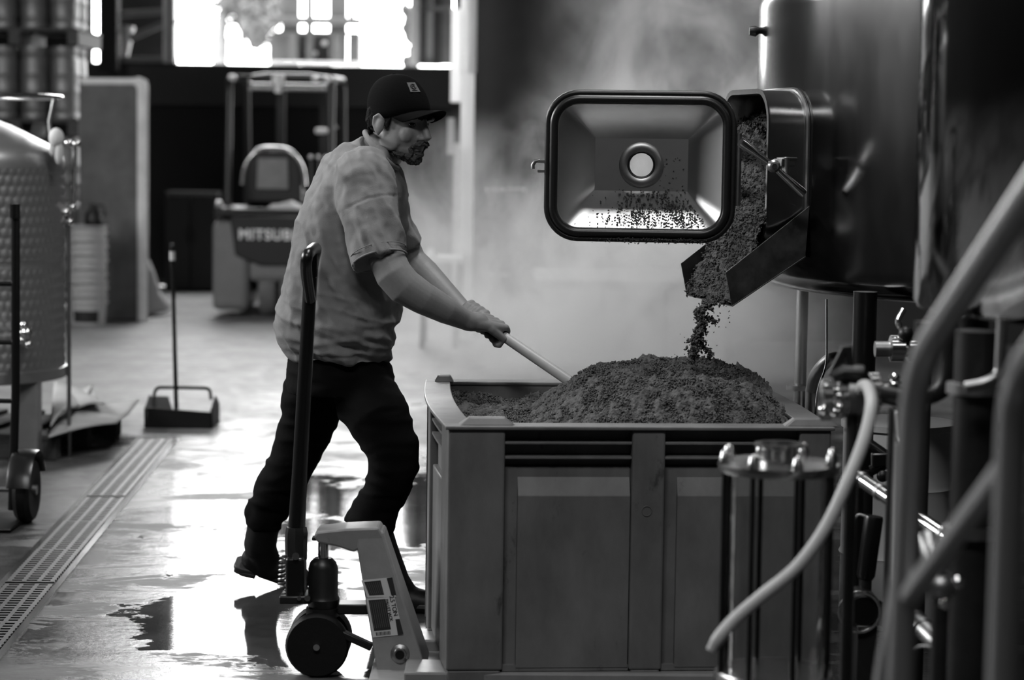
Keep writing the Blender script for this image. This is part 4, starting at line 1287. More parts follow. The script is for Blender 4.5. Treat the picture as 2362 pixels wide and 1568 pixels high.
# diagonal shiny pipes
def diag(name, a, b_, r, m_, label, feet=True):
    A_, B_ = PY(*a), PY(*b_)
    t = thing(name, label, 'pipe', (A_.x, A_.y, 0))
    MB().rod(A_, B_, r, 20).build('pipe', m_, t)
    d = (B_ - A_).normalized()
    for f in (0.12, 0.3, 0.9):
        q = A_.lerp(B_, f)
        MB().tube([q - d * 0.006, q + d * 0.006], r * 1.12, 18).build('weld_ring', 'dull_steel', t)
    if feet:
        MB().rod((B_.x, B_.y, 0), (B_.x, B_.y, B_.z), r * 0.8, 14).build('support', 'dark_steel', t)
    return t
diag('diagonal_pipe', (1962, 1088, 5.35), (2200, 1250, 5.0), 0.0175, 'bright_steel', 'bright diagonal steel pipe sloping down behind the railing post')
diag('diagonal_pipe', (2100, 1420, 4.9), (2200, 1520, 4.7), 0.022, 'dull_steel', 'low dull diagonal pipe near the floor behind the railing')
# actuator, white drum, motor and dark clutter under the kettle
ac = PY(2008, 1260, 5.55)
at_ = thing('valve_actuator', 'black cylindrical actuator with thin looped wire below the tun leg', 'actuator', (ac.x, ac.y, 0))
a0_, a1_ = PY(2016, 1190, 5.55), PY(1996, 1335, 5.55)
MB().tube([a1_, a1_.lerp(a0_, 0.06), a1_.lerp(a0_, 0.96), a0_], [0.018, 0.023, 0.024, 0.022], 20).build('cylinder_body', 'black_paint', at_)
MB().rod(a1_, V((a1_.x, a1_.y, 0)), 0.016).build('stand_pipe', 'dark_steel', at_)
MB().tube(spline([PY(1996, 1190, 5.5), PY(1978, 1188, 5.5), PY(1966, 1215, 5.5), PY(1966, 1250, 5.5)], 6), 0.003, 8).build('wire', 'hose_pale', at_)
dm = PY(2050, 1300, 6.9)
dr_ = thing('white_drum', 'plain white drum standing behind the pipework', 'drum', (dm.x + 0.02, 6.9, 0))
dx = dm.x + 0.02
dzt = PY(2050, 975, 6.9).z
MB().lathe([(0.0, 0.0), (0.165, 0.0), (0.17, 0.01), (0.17, dzt * 0.33), (0.176, dzt * 0.35), (0.17, dzt * 0.37), (0.17, dzt * 0.67), (0.176, dzt * 0.69), (0.17, dzt * 0.71), (0.17, dzt - 0.02), (0.16, dzt), (0.0, dzt)], (dx, 6.9, 0), 40).build('barrel', 'drum_white', dr_)
MB().lathe([(0.165, dzt - 0.012), (0.178, dzt - 0.012), (0.178, dzt + 0.006), (0.15, dzt + 0.008), (0.0, dzt + 0.008)], (dx, 6.9, 0), 40).build('lid', 'drum_white', dr_)
# spanner-like black valve above the drum
vp = pipe_thing('black_valve', [(2000, 1020, 5.9), (2060, 1062, 5.88), (2010, 1085, 5.9)], 0.014, 'black_paint', 'black lever valve in front of the white drum', 'valve', (), rr=0.01)
MB().ell(PY(2036, 1098, 5.86), (0.016, 0.012, 0.016), seg=14, rings=8).build('lever_knob', 'black_plastic', vp)
MB().beam(PY(2010, 1060, 5.88), PY(2068, 1058, 5.88), 0.03, 0.035).build('valve_body', 'black_paint', vp, bevel=0.004)
MB().rod(PY(2003, 1085, 5.9), V((PY(2003, 1085, 5.9).x, 5.9, 0)), 0.014).build('stand_pipe', 'black_paint', vp)
# upper hose fitting
uf = pipe_thing('hose_coupling', [(2018, 805, 5.7), (2140, 805, 5.7)], 0.020, 'dull_steel', 'short horizontal hose coupling with shiny clamps under the kettle', 'coupling', ((2062, 804, 5.7, X1), (2076, 804, 5.7, X1), (2102, 804, 5.7, X1)))
MB().rod(PY(2135, 805, 5.7), V((PY(2135, 805, 5.7).x, 5.7, 0)), 0.018).build('stand_pipe', 'dark_steel', uf)
MB().tube(spline([PY(2085, 712, 5.7), PY(2072, 740, 5.7), PY(2080, 765, 5.7), PY(2088, 790, 5.7)], 6), [0.016] * 10 + [0.012] * 9, 12, flat=(1, 0.5)).build('bracket', 'bright_steel', uf)
MB().ell(PY(2090, 770, 5.68), (0.02, 0.02, 0.02), seg=14, rings=8).build('black_knob', 'black_plastic', uf)
for px in (2045, 2066):
    pass
# small stacked fittings between post and manifold
sf = thing('stacked_fitting', 'small stacked chrome fitting above the manifold', 'fitting', (PY(2063, 890, 5.0).x, 5.0, 0))
q = PY(2063, 880, 5.0)
MB().lathe([(0, -0.022), (0.010, -0.022), (0.016, -0.014), (0.010, -0.008), (0.017, -0.002), (0.010, 0.004), (0.014, 0.010), (0.008, 0.018), (0, 0.02)], q, 18).build('fitting_body', 'bright_steel', sf)
MB().rod((q.x, q.y, 0), (q.x, q.y, q.z - 0.02), 0.012).build('stand_pipe', 'dark_steel', sf)
# dark columns, U pipe and small vessel at far right
cA = PY(2240, 1200, 4.35)
col_ = thing('dark_column', 'tall dark cylindrical column beneath the kettle at right', 'column', (cA.x, 4.35, 0))
MB().lathe([(0, 0), (0.06, 0), (0.06, 0.015), (0.042, 0.02), (0.042, KZ - 0.015), (0, KZ - 0.015)], (cA.x, 4.35, 0), 28).build('column_body', 'dark_steel', col_)
for z_ in (PY(2240, 895, 4.35).z, PY(2240, 1225, 4.35).z):
    MB().lathe([(0.041, -0.012), (0.056, -0.010), (0.056, 0.010), (0.041, 0.012)], (cA.x, 4.35, z_), 28).build('collar', 'dull_steel', col_)
up_ = pipe_thing('u_bend_pipe', [(2312, 735, 4.25), (2306, 865, 4.25), (2270, 885, 4.25), (2225, 893, 4.25)], 0.0105, 'dull_steel', 'thin bent steel pipe curving below the kettle', 'pipe', rr=0.05)
up2 = pipe_thing('u_bend_pipe', [(2190, 735, 4.6), (2190, 895, 4.6), (2110, 925, 4.65), (2010, 905, 4.74)], 0.019, 'dark_steel', 'dark curved pipe joining the manifold to the kettle', 'pipe', ((2128, 915, 4.65, X1), (2105, 925, 4.66, X1)), rr=0.09)
sv = PY(2285, 1480, 4.5)
zz = PY(2285, 1412, 4.5).z
sv_t = thing('small_canister', 'small dark canister with shiny rim low at the right edge', 'canister', (sv.x, 4.5, 0))
MB().lathe([(0, 0), (0.034, 0), (0.034, zz - 0.01), (0, zz - 0.01)], (sv.x, 4.5, 0), 24).build('canister_body', 'dark_steel', sv_t)
MB().lathe([(0.030, zz - 0.012), (0.037, zz - 0.012), (0.037, zz), (0, zz)], (sv.x, 4.5, 0), 24).build('canister_rim', 'brushed_steel', sv_t)
tag(MB().tube(spline([PY(2248, 1440, 4.5), PY(2215, 1470, 4.5), PY(2170, 1492, 4.5), PY(2115, 1494, 4.55), PY(2090, 1560, 4.6), V((PY(2090, 1560, 4.6).x, 4.6, 0.0))], 8), 0.003, 8).build('thin_wire', 'hose_pale', origin=(sv.x, 4.5, 0)), 'thin pale wire looping from the small canister', 'wire')
mo = PY(1985, 1400, 5.5)
mt_ = thing('transfer_pump', 'small black transfer pump on the floor beside the bin', 'pump', (mo.x, 5.5, 0))
MB().lathe([(0, -0.05), (0.035, -0.05), (0.046, -0.04), (0.046, 0.04), (0.035, 0.05), (0, 0.05)], (mo.x, 5.5, mo.z), 28, Matrix.Rotation(math.pi / 2, 3, 'X')).build('pump_head', 'black_paint', mt_)
MB().tube([V((mo.x - 0.012 + 0.05 * math.cos(t), 5.44, mo.z + 0.05 * math.sin(t))) for t in np.linspace(0, 2 * math.pi, 25)[:-1]], 0.004, 8, closed=True).build('clamp_ring', 'bright_steel', mt_)
MB().box((mo.x + 0.01, 5.5, (mo.z - 0.04) / 2), (0.05, 0.1, mo.z - 0.03)).build('pump_foot', 'dark_steel', mt_, bevel=0.004)
MB().tube([V((mo.x, 5.52, mo.z)), V((mo.x + 0.07, 5.55, mo.z - 0.03)), V((mo.x + 0.16, 5.6, mo.z - 0.10))], 0.03, 18).build('motor', 'black_paint', mt_)
# ribbed valve wheel blurred behind the railing
vw = thing('clamp_valve', 'blurred steel clamp valve behind the railing mid rail', 'valve', (PY(2170, 1350, 3.95).x, 3.95, 0))
q = PY(2170, 1350, 3.95)
MB().ell(q, (0.030, 0.030, 0.026), seg=18, rings=10).build('valve_body', 'dull_steel', vw)
for dx_, dz_ in ((-0.028, 0.0), (0.028, 0.008), (0.0, 0.035), (0.006, -0.03)):
    MB().ell(q + V((dx_, -0.01, dz_)), 0.012, seg=12, rings=7).build('clamp_nut', 'bright_steel', vw)
MB().tube([q, PY(2150, 1290, 3.95), PY(2140, 1240, 4.0)], [0.016, 0.018, 0.018], 14).build('valve_neck', 'dull_steel', vw)
MB().rod((q.x, q.y, 0), (q.x, q.y, q.z), 0.016).build('stand_pipe', 'dark_steel', vw)

# ================================================================== STAIR RAILING, out of focus in front
rl = thing('stair_railing', 'out of focus steel stair handrail crossing the lower right', 'railing', (PY(2090, 1200, 3.15).x, 3.15, 0))
RR = 0.0205
post_top = PY(2110, 845, 3.15)
pbot = PY(2078, 1568, 3.15)
dwn = (pbot - post_top); foot = post_top + dwn * (post_top.z / -dwn.z)
MB().tube(bend([PY(2470, 300, 2.75), post_top, foot], 0.09, 8), RR, 20).build('handrail', 'rail_paint', rl)
p2 = PY(2338, 880, 2.85); p2b = PY(2312, 1568, 2.85)
d2 = (p2b - p2); f2 = p2 + d2 * (p2.z / -d2.z)
MB().tube(bend([PY(2480, 690, 2.6), p2, f2], 0.07, 8), RR, 20).build('handrail', 'rail_paint', rl)
MB().rod(PY(2330, 1065, 2.86), PY(2098, 1375, 3.14), 0.0165, 18).build('mid_rail', 'rail_paint', rl)
b0_ = PY(2088, 1290, 3.16); b1_ = PY(2040, 1568, 3.30)
MB().tube(bend([b0_, b1_, V((b1_.x - 0.03, b1_.y + 0.06, 0.0))], 0.05), 0.017, 16).build('brace', 'rail_paint', rl)

# ================================================================== PERSON
MY = 6.95
pr = thing('person', 'person in a dark cap and grey t-shirt raking grain with a long handle', 'person', (PY(800, 1400, MY).x, MY, 0))
def folds(amp, sc, seed, stretch=(1, 1, 1), zlo=None):
    st_ = np.array(stretch)
    def fn(co, no):
        p = co * st_ * sc
        w = fbm(np.stack([p[:, 0] + 0.6 * vnoise(co * 5, seed + 9), p[:, 1], p[:, 2]], 1), 3, seed, 0.5)
        return amp * (1 - 2 * np.abs(w)) * 0.8
    return fn
# ---- head frame: forward, left, up
HYAW, HPIT = math.radians(-37), math.radians(12)
hf_ = V((math.cos(HYAW) * math.cos(HPIT), math.sin(HYAW) * math.cos(HPIT), -math.sin(HPIT)))
hl_ = V((-math.sin(HYAW), math.cos(HYAW), 0))
hu_ = hf_.cross(hl_).normalized()
HC = PY(923, 275, 6.93)
HM = Matrix((tuple(hf_), tuple(hl_), tuple(hu_))).transposed()
def H(f, l, u):
    return HC + hf_ * f + hl_ * l + hu_ * u
body = MB()
body.ell(H(0.000, 0, 0.026), (0.086, 0.074, 0.086), HM, 24, 16)
body.ell(H(0.028, 0, -0.030), (0.070, 0.064, 0.088), HM, 24, 16)
body.ell(H(0.040, 0, -0.078), (0.054, 0.052, 0.036), HM)
body.ell(H(0.074, 0, -0.100), (0.024, 0.028, 0.021), HM)
for s in (-1, 1):
    body.ell(H(0.080, 0.030 * s, 0.020), (0.018, 0.032, 0.011), HM)
    body.ell(H(0.063, 0.038 * s, -0.032), (0.026, 0.022, 0.030), HM)
    body.ell(H(0.100, 0.0125 * s, -0.038), (0.013, 0.009, 0.009), HM)
    body.ell(H(0.020, 0.056 * s, -0.055), (0.040, 0.012, 0.040), HM)
    # ear: bowl, helix rim and lobe
    body.ell(H(-0.012, 0.079 * s, -0.022), (0.019, 0.010, 0.026), HM)
    body.tube([H(0.004, 0.077 * s, -0.014), H(0.000, 0.082 * s, 0.003), H(-0.015, 0.086 * s, 0.011), H(-0.029, 0.088 * s, 0.000), H(-0.030, 0.086 * s, -0.022), H(-0.018, 0.081 * s, -0.042), H(-0.007, 0.077 * s, -0.050)], [0.005, 0.0052, 0.0055, 0.0055, 0.0052, 0.006, 0.0065], 10)
body.tube([H(0.088, 0, 0.020), H(0.104, 0, -0.006), H(0.120, 0, -0.032), H(0.108, 0, -0.043)], [0.010, 0.010, 0.013, 0.008], 14)
body.ell(H(0.093, 0, -0.062), (0.012, 0.025, 0.008), HM)
body.ell(H(0.091, 0, -0.074), (0.012, 0.021, 0.008), HM)
# neck and hidden torso
nb = PY(838, 392, 6.95)
body.tube([H(-0.008, 0, -0.03), H(-0.026, 0, -0.085), nb.lerp(H(-0.03, 0, -0.09), 0.45), nb], [0.052, 0.062, 0.070, 0.085], 20)
body.limb([PY(820, 420, 6.95), PY(795, 560, 6.95), PY(785, 700, 6.95), PY(785, 830, 6.95)], [0.10, 0.12, 0.12, 0.11], 20)
# ---- shovel axis
SHA, SHB = PY(1112, 742, 6.86), PY(1345, 900, 6.66)
sd = (SHB - SHA).normalized()
# right (near) arm
wR = PY(1084, 742, 6.76)
body.limb([PY(838, 425, 6.76), PY(866, 515, 6.71), PY(893, 598, 6.67), PY(908, 632, 6.655), PY(932, 660, 6.655), PY(975, 687, 6.67), PY(1030, 716, 6.71), PY(1068, 735, 6.75), wR], [0.062, 0.058, 0.055, 0.056, 0.055, 0.049, 0.041, 0.032, 0.030], 22)
# left (far) arm
sL, eL, wL = PY(862, 425, 7.16), PY(950, 600, 7.18), PY(1078, 728, 6.98)
body.limb([sL, sL.lerp(eL, 0.5), eL, eL.lerp(wL, 0.25), wL], [0.060, 0.054, 0.046, 0.046, 0.030], 18)
def grip_hand(mb, wrist, ctr, axis, back, thumb_dir):
    """hand closed round a bar: ctr on the bar, axis along it, back = outward normal of the back of the hand"""
    axis = axis.normalized(); back = (back - axis * back.dot(axis)).normalized()
    other = axis.cross(back).normalized()
    kn0 = ctr + back * 0.030
    # palm block from the wrist to the knuckles
    mb.limb([wrist, wrist.lerp(kn0, 0.35)], [0.029, 0.030], 14)
    for i in range(4):
        a = (i - 1.5) * 0.0205
        k_ = ctr + axis * a + back * 0.029
        mb.limb([wrist.lerp(k_, 0.15) + axis * a * 0.2, wrist.lerp(k_, 0.6) + axis * a * 0.3, k_], [0.022, 0.0165, 0.0125], 12)
        ln = (0.92, 1.0, 1.05, 0.95)[i]
        R_ = 0.0275 * ln
        pts = [k_]
        for ang in (40, 85, 130, 180, 222):
            t_ = math.radians(ang)
            pts.append(ctr + axis * a + back * (R_ * math.cos(t_)) + thumb_dir * (-R_ * math.sin(t_)))
        mb.limb(pts, [0.0118, 0.0112, 0.0108, 0.0102, 0.0096, 0.0088], 12)
    # thumb leaving the side of the palm, closing over the fingers
    t0_ = wrist.lerp(kn0, 0.5) + axis * 0.034 - back * 0.004
    mb.limb([t0_, ctr + axis * 0.052 + thumb_dir * 0.014 + back * 0.004, ctr + axis * 0.046 + thumb_dir * 0.026 - back * 0.016, ctr + axis * 0.028 + thumb_dir * 0.020 - back * 0.028], [0.0145, 0.0125, 0.011, 0.0098], 12)
hR = PY(1140, 757, 6.83)
cR = SHA + sd * (hR - SHA).dot(sd)
upn = V((0.10, -0.55, 0.83))
grip_hand(body, wR, cR, sd, upn, (sd.cross(upn).normalized()))
cL = cR - sd * 0.085
grip_hand(body, wL, cL, sd, V((-0.2, 0.4, 0.9)), -(sd.cross(V((-0.2, 0.4, 0.9))).normalized()))
bo = remeshed(body, 'body', 'skin', pr, 0.0036, 5)
# ---- eyes, hair, beard
for s in (-1, 1):
    MB().ell(H(0.0755, 0.031 * s, -0.001), (0.0120, 0.0135, 0.0090), HM, 16, 10).build('eye', 'eye_dark', pr)
    br2 = MB(); br2.tube([H(0.094, 0.012 * s, 0.019), H(0.096, 0.026 * s, 0.024), H(0.086, 0.046 * s, 0.018)], [0.004, 0.005, 0.003], 8)
    br2.build('eyebrow', 'hair_dark', pr)
hr = MB()
hr.ell(H(-0.048, 0, -0.020), (0.046, 0.066, 0.048), HM)
hr.ell(H(-0.082, -0.008, -0.022), (0.014, 0.046, 0.042), HM)
for s in (-1, 1):
    hr.ell(H(0.012, 0.0745 * s, 0.004), (0.016, 0.006, 0.030), HM)
    hr.ell(H(-0.050, 0.066 * s, 0.0), (0.030, 0.014, 0.042), HM)
remeshed(hr, 'hair', 'hair_dark', pr, 0.004, 2, lambda c, n: 0.004 * fbm(c * 90, 2, 5))
bd = MB()
bd.ell(H(0.076, 0, -0.103), (0.027, 0.029, 0.021), HM)
bd.ell(H(0.062, 0, -0.100), (0.034, 0.040, 0.018), HM)
for s in (-1, 1):
    bd.ell(H(0.040, 0.040 * s, -0.094), (0.034, 0.013, 0.014), HM)
    bd.ell(H(0.084, 0.027 * s, -0.082), (0.010, 0.007, 0.018), HM)
    bd.tube([H(0.1085, 0.002 * s, -0.050), H(0.104, 0.018 * s, -0.054), H(0.091, 0.033 * s, -0.066)], [0.0085, 0.0085, 0.006], 10)
bd.ell(H(0.098, 0, -0.088), (0.012, 0.016, 0.008), HM)
remeshed(bd, 'beard', 'beard', pr, 0.003, 2, lambda c, n: 0.0045 * fbm(c * 160, 2, 15))
# ---- cap
CT = math.radians(19)
cf_, cu2_ = hf_ * math.cos(CT) + hu_ * math.sin(CT), hu_ * math.cos(CT) - hf_ * math.sin(CT)
CM = Matrix((tuple(cf_), tuple(hl_), tuple(cu2_))).transposed()
def HK(f, l, u):
    return HC + cf_ * f + hl_ * l + cu2_ * u
cp_ = MB()
rings_ = []
CB = 0.024
for i in range(13):
    a = math.pi / 2 * i / 12
    rz_ = math.cos(a) ** 0.82; zz_ = CB + 0.112 * math.sin(a)
    rings_.append((HK(-0.002 - 0.010 * math.sin(a), 0, zz_), cf_ * (0.0995 * rz_ + 0.001), hl_ * (0.083 * rz_ + 0.001)))
rings_ = [(HK(-0.002, 0, CB - 0.020), cf_ * 0.098, hl_ * 0.0825)] + rings_
cp_.loft(rings_, 40, caps=False)
cpo = cp_.build('cap', 'cap_cotton', pr, angle=60)
sol = cpo.modifiers.new('s', 'SOLIDIFY'); sol.thickness = 0.0025; sol.offset = 1
bm_ = MB()
nb_ = 20
rows = []
for j, k_ in enumerate((0, 0.35, 0.7, 0.93, 1.0)):
    row = []
    for i in range(nb_ + 1):
        a = math.radians(-74 + 148 * i / nb_)
        f0 = -0.002 + 0.098 * math.cos(a); l0 = 0.0825 * math.sin(a)
        ext = 0.074 * (math.cos(a * 0.92) ** 0.6 if abs(a) < math.radians(90) else 0)
        f_ = f0 + ext * k_; l_ = l0 * (1 - 0.10 * k_)
        u_ = CB - 0.012 - 0.010 * k_ - 0.42 * (l_ ** 2) / 0.088 * 1.0 * (0.35 + 0.65 * k_) + 0.004
        row.append(HK(f_, l_, u_))
    rows.append(row)
for row in rows:
    bm_.v += [tuple(q) for q in row]
for j in range(4):
    for i in range(nb_):
        a = j * (nb_ + 1) + i
        bm_.f.append((a, a + 1, a + nb_ + 2, a + nb_ + 1))
bro = bm_.build('cap_brim', 'cap_cotton', cpo, angle=60)
sol = bro.modifiers.new('s', 'SOLIDIFY'); sol.thickness = 0.0035
MB().ell(HK(-0.012, 0, CB + 0.113), (0.010, 0.010, 0.006), CM, 12, 6).build('cap_button', 'cap_cotton', cpo)
for a in (-62, -2, 58, 118, 178):      # crown seams
    pts = []
    for i in range(11):
        b_ = math.pi / 2 * (i / 10.6)
        rz_ = math.cos(b_) ** 0.82
        pts.append(HK(-0.002 - 0.010 * math.sin(b_) + 0.1015 * rz_ * math.cos(math.radians(a)), 0.085 * rz_ * math.sin(math.radians(a)), CB + 0.113 * math.sin(b_)))
    MB().tube(pts, 0.0011, 6).build('cap_seam', 'cap_cotton', cpo)
# patch with its curled mark, sewn on the front of the crown
def crown(az, el):
    b_ = math.radians(el); a = math.radians(az); rz_ = math.cos(b_) ** 0.82
    return HK(-0.002 - 0.010 * math.sin(b_) + 0.102 * rz_ * math.cos(a), 0.0855 * rz_ * math.sin(a), CB + 0.114 * math.sin(b_))
pc0, pc1, pc2, pc3 = crown(-27, 24), crown(-2, 24), crown(-2, 43), crown(-27, 43)
pn = (pc1 - pc0).cross(pc3 - pc0).normalized()
if pn.dot(cf_) < 0:
    pn = -pn
pt = MB().prism([q + pn * 0.0025 for q in (pc0, pc1, pc2, pc3)], pn * 0.0015).build('cap_patch', 'patch_cloth', cpo, smooth=False)
pm = (pc0 + pc1 + pc2 + pc3) / 4 + pn * 0.0046
px_, py_ = (pc1 - pc0).normalized(), (pc3 - pc0).normalized()
mk = MB().tube([pm + px_ * 0.0085 * math.cos(t) + py_ * (0.0085 * math.sin(t) + 0.002) for t in np.linspace(0.7, 5.9, 18)], 0.0022, 6)
mk.tube([pm + px_ * 0.004 * math.cos(t) + py_ * (0.004 * math.sin(t) + 0.001) for t in np.linspace(-0.4, 3.4, 10)], 0.002, 6)
mk.rod(pm - px_ * 0.009 - py_ * 0.0125, pm + px_ * 0.009 - py_ * 0.0125, 0.0012, 6)
mk.build('patch_emblem', 'patch_mark', cpo)
# ---- shirt
sh_ = MB()
rg = [((668, 812), (893, 830), 0.178), ((648, 785), (905, 800), 0.186), ((640, 755), (912, 765), 0.192), ((643, 722), (918, 715), 0.195), ((660, 665), (924, 650), 0.196),
      ((679, 592), (930, 578), 0.200), ((692, 528), (932, 522), 0.206), ((706, 470), (930, 474), 0.212), ((728, 410), (926, 438), 0.212), ((758, 362), (920, 408), 0.190),
      ((798, 324), (917, 392), 0.135), ((838, 308), (908, 380), 0.088)]
L_ = []
for (bx_, by_), (fx_, fy_), ry in rg:
    a = PY(bx_, by_, 6.95); b_ = PY(fx_, fy_, 6.95)
    u = (b_ - a) / 2
    L_.append(((a + b_) / 2, u + V((0, -0.22 * abs(u.x), 0)), V((0.22 * ry, 0.975 * ry, 0.04 * ry))))
sh_.loft(L_, 40, power=2.25)
slR0, slR1 = PY(836, 420, 6.77), PY(877, 604, 6.67)
sh_.limb([slR0 + V((0, 0.05, 0.01)), slR0], [0.085, 0.094], 24)
sh_.tube([slR0, slR0.lerp(slR1, 0.4), slR0.lerp(slR1, 0.8), slR1], [0.092, 0.087, 0.083, 0.081], 28)
slL0, slL1 = PY(866, 418, 7.13), PY(925, 570, 7.18)
sh_.limb([slL0 + V((-0.02, -0.05, 0.01)), slL0], [0.085, 0.09], 20)
sh_.tube([slL0, slL1], [0.088, 0.074], 24)
sh_.limb([PY(850, 375, 6.8), PY(858, 372, 7.1)], [0.058, 0.058], 18)
def shirt_disp(co, no):
    # drag folds falling from the shoulder to the waist and gathers at the hem
    z = co[:, 2]; x = co[:, 0]; y = co[:, 1]
    w1 = fbm(np.stack([(x * 1.0 + z * 0.55) * 11, y * 6, (z - x) * 2.6], 1), 3, 41)
    w2 = fbm(np.stack([x * 5, y * 5, z * 26 + x * 8], 1), 2, 45)
    low = np.clip((1.05 - z) / 0.22, 0, 1)
    return 0.020 * (0.42 - np.abs(w1)) + 0.016 * low * (0.4 - np.abs(w2)) + 0.003 * fbm(co * 30, 2, 49)
RIDGES = [([(722, 455), (748, 560), (735, 700), (745, 815)], 0.009, 11), ([(742, 600), (800, 690), (850, 740), (905, 805)], 0.010, 12), ([(790, 560), (815, 640), (880, 720)], 0.008, 10),
          ([(650, 772), (720, 792), (800, 786), (880, 770)], 0.009, 9), ([(690, 745), (780, 762), (850, 800)], 0.008, 8), ([(770, 735), (840, 752), (900, 742)], 0.007, 8),
          ([(690, 590), (680, 680), (700, 790)], 0.008, 12), ([(870, 640), (878, 720), (862, 810)], 0.008, 11), ([(905, 640), (900, 720), (885, 800)], 0.007, 9),
          ([(808, 455), (835, 540), (838, 598)], 0.006, 9), ([(850, 455), (880, 530), (905, 590)], 0.007, 8), ([(888, 440), (912, 510), (925, 580)], 0.007, 8), ([(830, 500), (862, 560), (885, 598)], 0.005, 7),
          ([(880, 345), (892, 400), (915, 450)], 0.006, 7), ([(850, 340), (872, 385), (905, 420)], 0.005, 6), ([(780, 400), (800, 440), (795, 480)], 0.006, 10), ([(740, 480), (765, 560), (800, 640)], 0.006, 12),
          ([(790, 490), (840, 462), (890, 452), (925, 452)], -0.003, 3.0), ([(788, 492), (800, 560), (815, 608)], -0.006, 5), ([(672, 803), (760, 823), (893, 820)], -0.003, 2.5)]
def to_px(co):
    d = co - np.array(CAM)
    z = d @ np.array(_fw)
    return 1181 + FPX * (d @ np.array(_rt)) / z, 784 - FPX * (d @ np.array(_up)) / z
def ridge_disp(co, no):
    x, y = to_px(co)
    face = np.clip(-no[:, 1] * 1.6 + 0.5, 0, 1)
    r = 0
    for pts, amp, w in RIDGES:
        P2 = np.array([(p.x, p.y) for p in spline([V((a, b_, 0)) for a, b_ in pts], 10)])
        best = np.full(len(x), 1e9); ft = np.zeros(len(x))
        for i in range(len(P2) - 1):
            a, b_ = P2[i], P2[i + 1]; d = b_ - a
            t = np.clip(((x - a[0]) * d[0] + (y - a[1]) * d[1]) / (d @ d), 0, 1)
            q = (x - a[0] - t * d[0]) ** 2 + (y - a[1] - t * d[1]) ** 2
            m_ = q < best
            best = np.where(m_, q, best); ft = np.where(m_, (i + t) / (len(P2) - 1), ft)
        r = r + amp * np.exp(-best / (w * w)) * np.sin(np.pi * np.clip(ft * 0.94 + 0.03, 0, 1)) ** 0.5
    return r * face + shirt_disp(co, no)
sho = remeshed(sh_, 'shirt', 'shirt_cotton', pr, 0.0052, 6, ridge_disp)
# collar rib and sleeve hems
cr_c = PY(872, 342, 6.92)
a, b_ = PY(846, 307, 6.92), PY(912, 385, 6.92)
cu_v = (b_ - a) / 2
cl = [ (a + b_) / 2 + (cu_v + V((0, -0.030, 0))) * math.cos(t) * 1.04 + V((0.018, 0.086, -0.012)) * math.sin(t) for t in np.linspace(0, 2 * math.pi, 33)[:-1]]
MB().tube(cl, 0.0085, 10, closed=True).build('collar', 'shirt_cotton', sho)
ax_ = (slR1 - slR0).normalized(); o_ = ax_.orthogonal().normalized(); p_ = ax_.cross(o_)
for q_, rr_ in ((slR1 - ax_ * 0.004, 0.0825), (slR1 - ax_ * 0.028, 0.0845)):
    MB().tube([q_ + (o_ * math.cos(t) + p_ * math.sin(t)) * rr_ for t in np.linspace(0, 2 * math.pi, 41)[:-1]], 0.0032 if rr_ < 0.083 else 0.0014, 8, closed=True).build('sleeve_hem', 'shirt_cotton', sho)
# ---- trousers
tr = MB()
tr.loft([(PY(778, 800, 6.95), V((0.138, -0.03, 0)), V((0.04, 0.150, 0))), (PY(785, 850, 6.95), V((0.158, -0.03, 0)), V((0.04, 0.158, 0))), (PY(787, 905, 6.95), V((0.165, -0.03, 0)), V((0.04, 0.160, 0)))], 32)
tr.limb([PY(732, 885, 7.04), PY(722, 915, 7.06), PY(712, 970, 7.09), PY(684, 1045, 7.14), PY(655, 1100, 7.18), PY(628, 1150, 7.22), PY(612, 1192, 7.24)], [0.098, 0.102, 0.090, 0.077, 0.073, 0.070, 0.062], 24)
tr.limb([PY(838, 900, 6.90), PY(848, 925, 6.88), PY(876, 970, 6.82), PY(908, 1040, 6.80), PY(908, 1075, 6.80), PY(890, 1130, 6.84), PY(868, 1170, 6.86), PY(856, 1198, 6.87)], [0.092, 0.102, 0.098, 0.080, 0.078, 0.068, 0.068, 0.076], 24)
tr.limb([PY(585, 1178, 7.23), PY(612, 1192, 7.23)], [0.035, 0.055], 16)
tr.limb([PY(820, 1192, 6.87), PY(870, 1200, 6.87)], [0.035, 0.055], 16)
def tr_disp(co, no):
    z = co[:, 2]
    w = fbm(np.stack([co[:, 0] * 6, co[:, 1] * 6, z * 22], 1), 2, 81)
    return (0.008 + 0.006 * np.clip((0.5 - z) / 0.3, 0, 1)) * (0.45 - np.abs(w))
remeshed(tr, 'trousers', 'trouser_cotton', pr, 0.0075, 5, tr_disp)
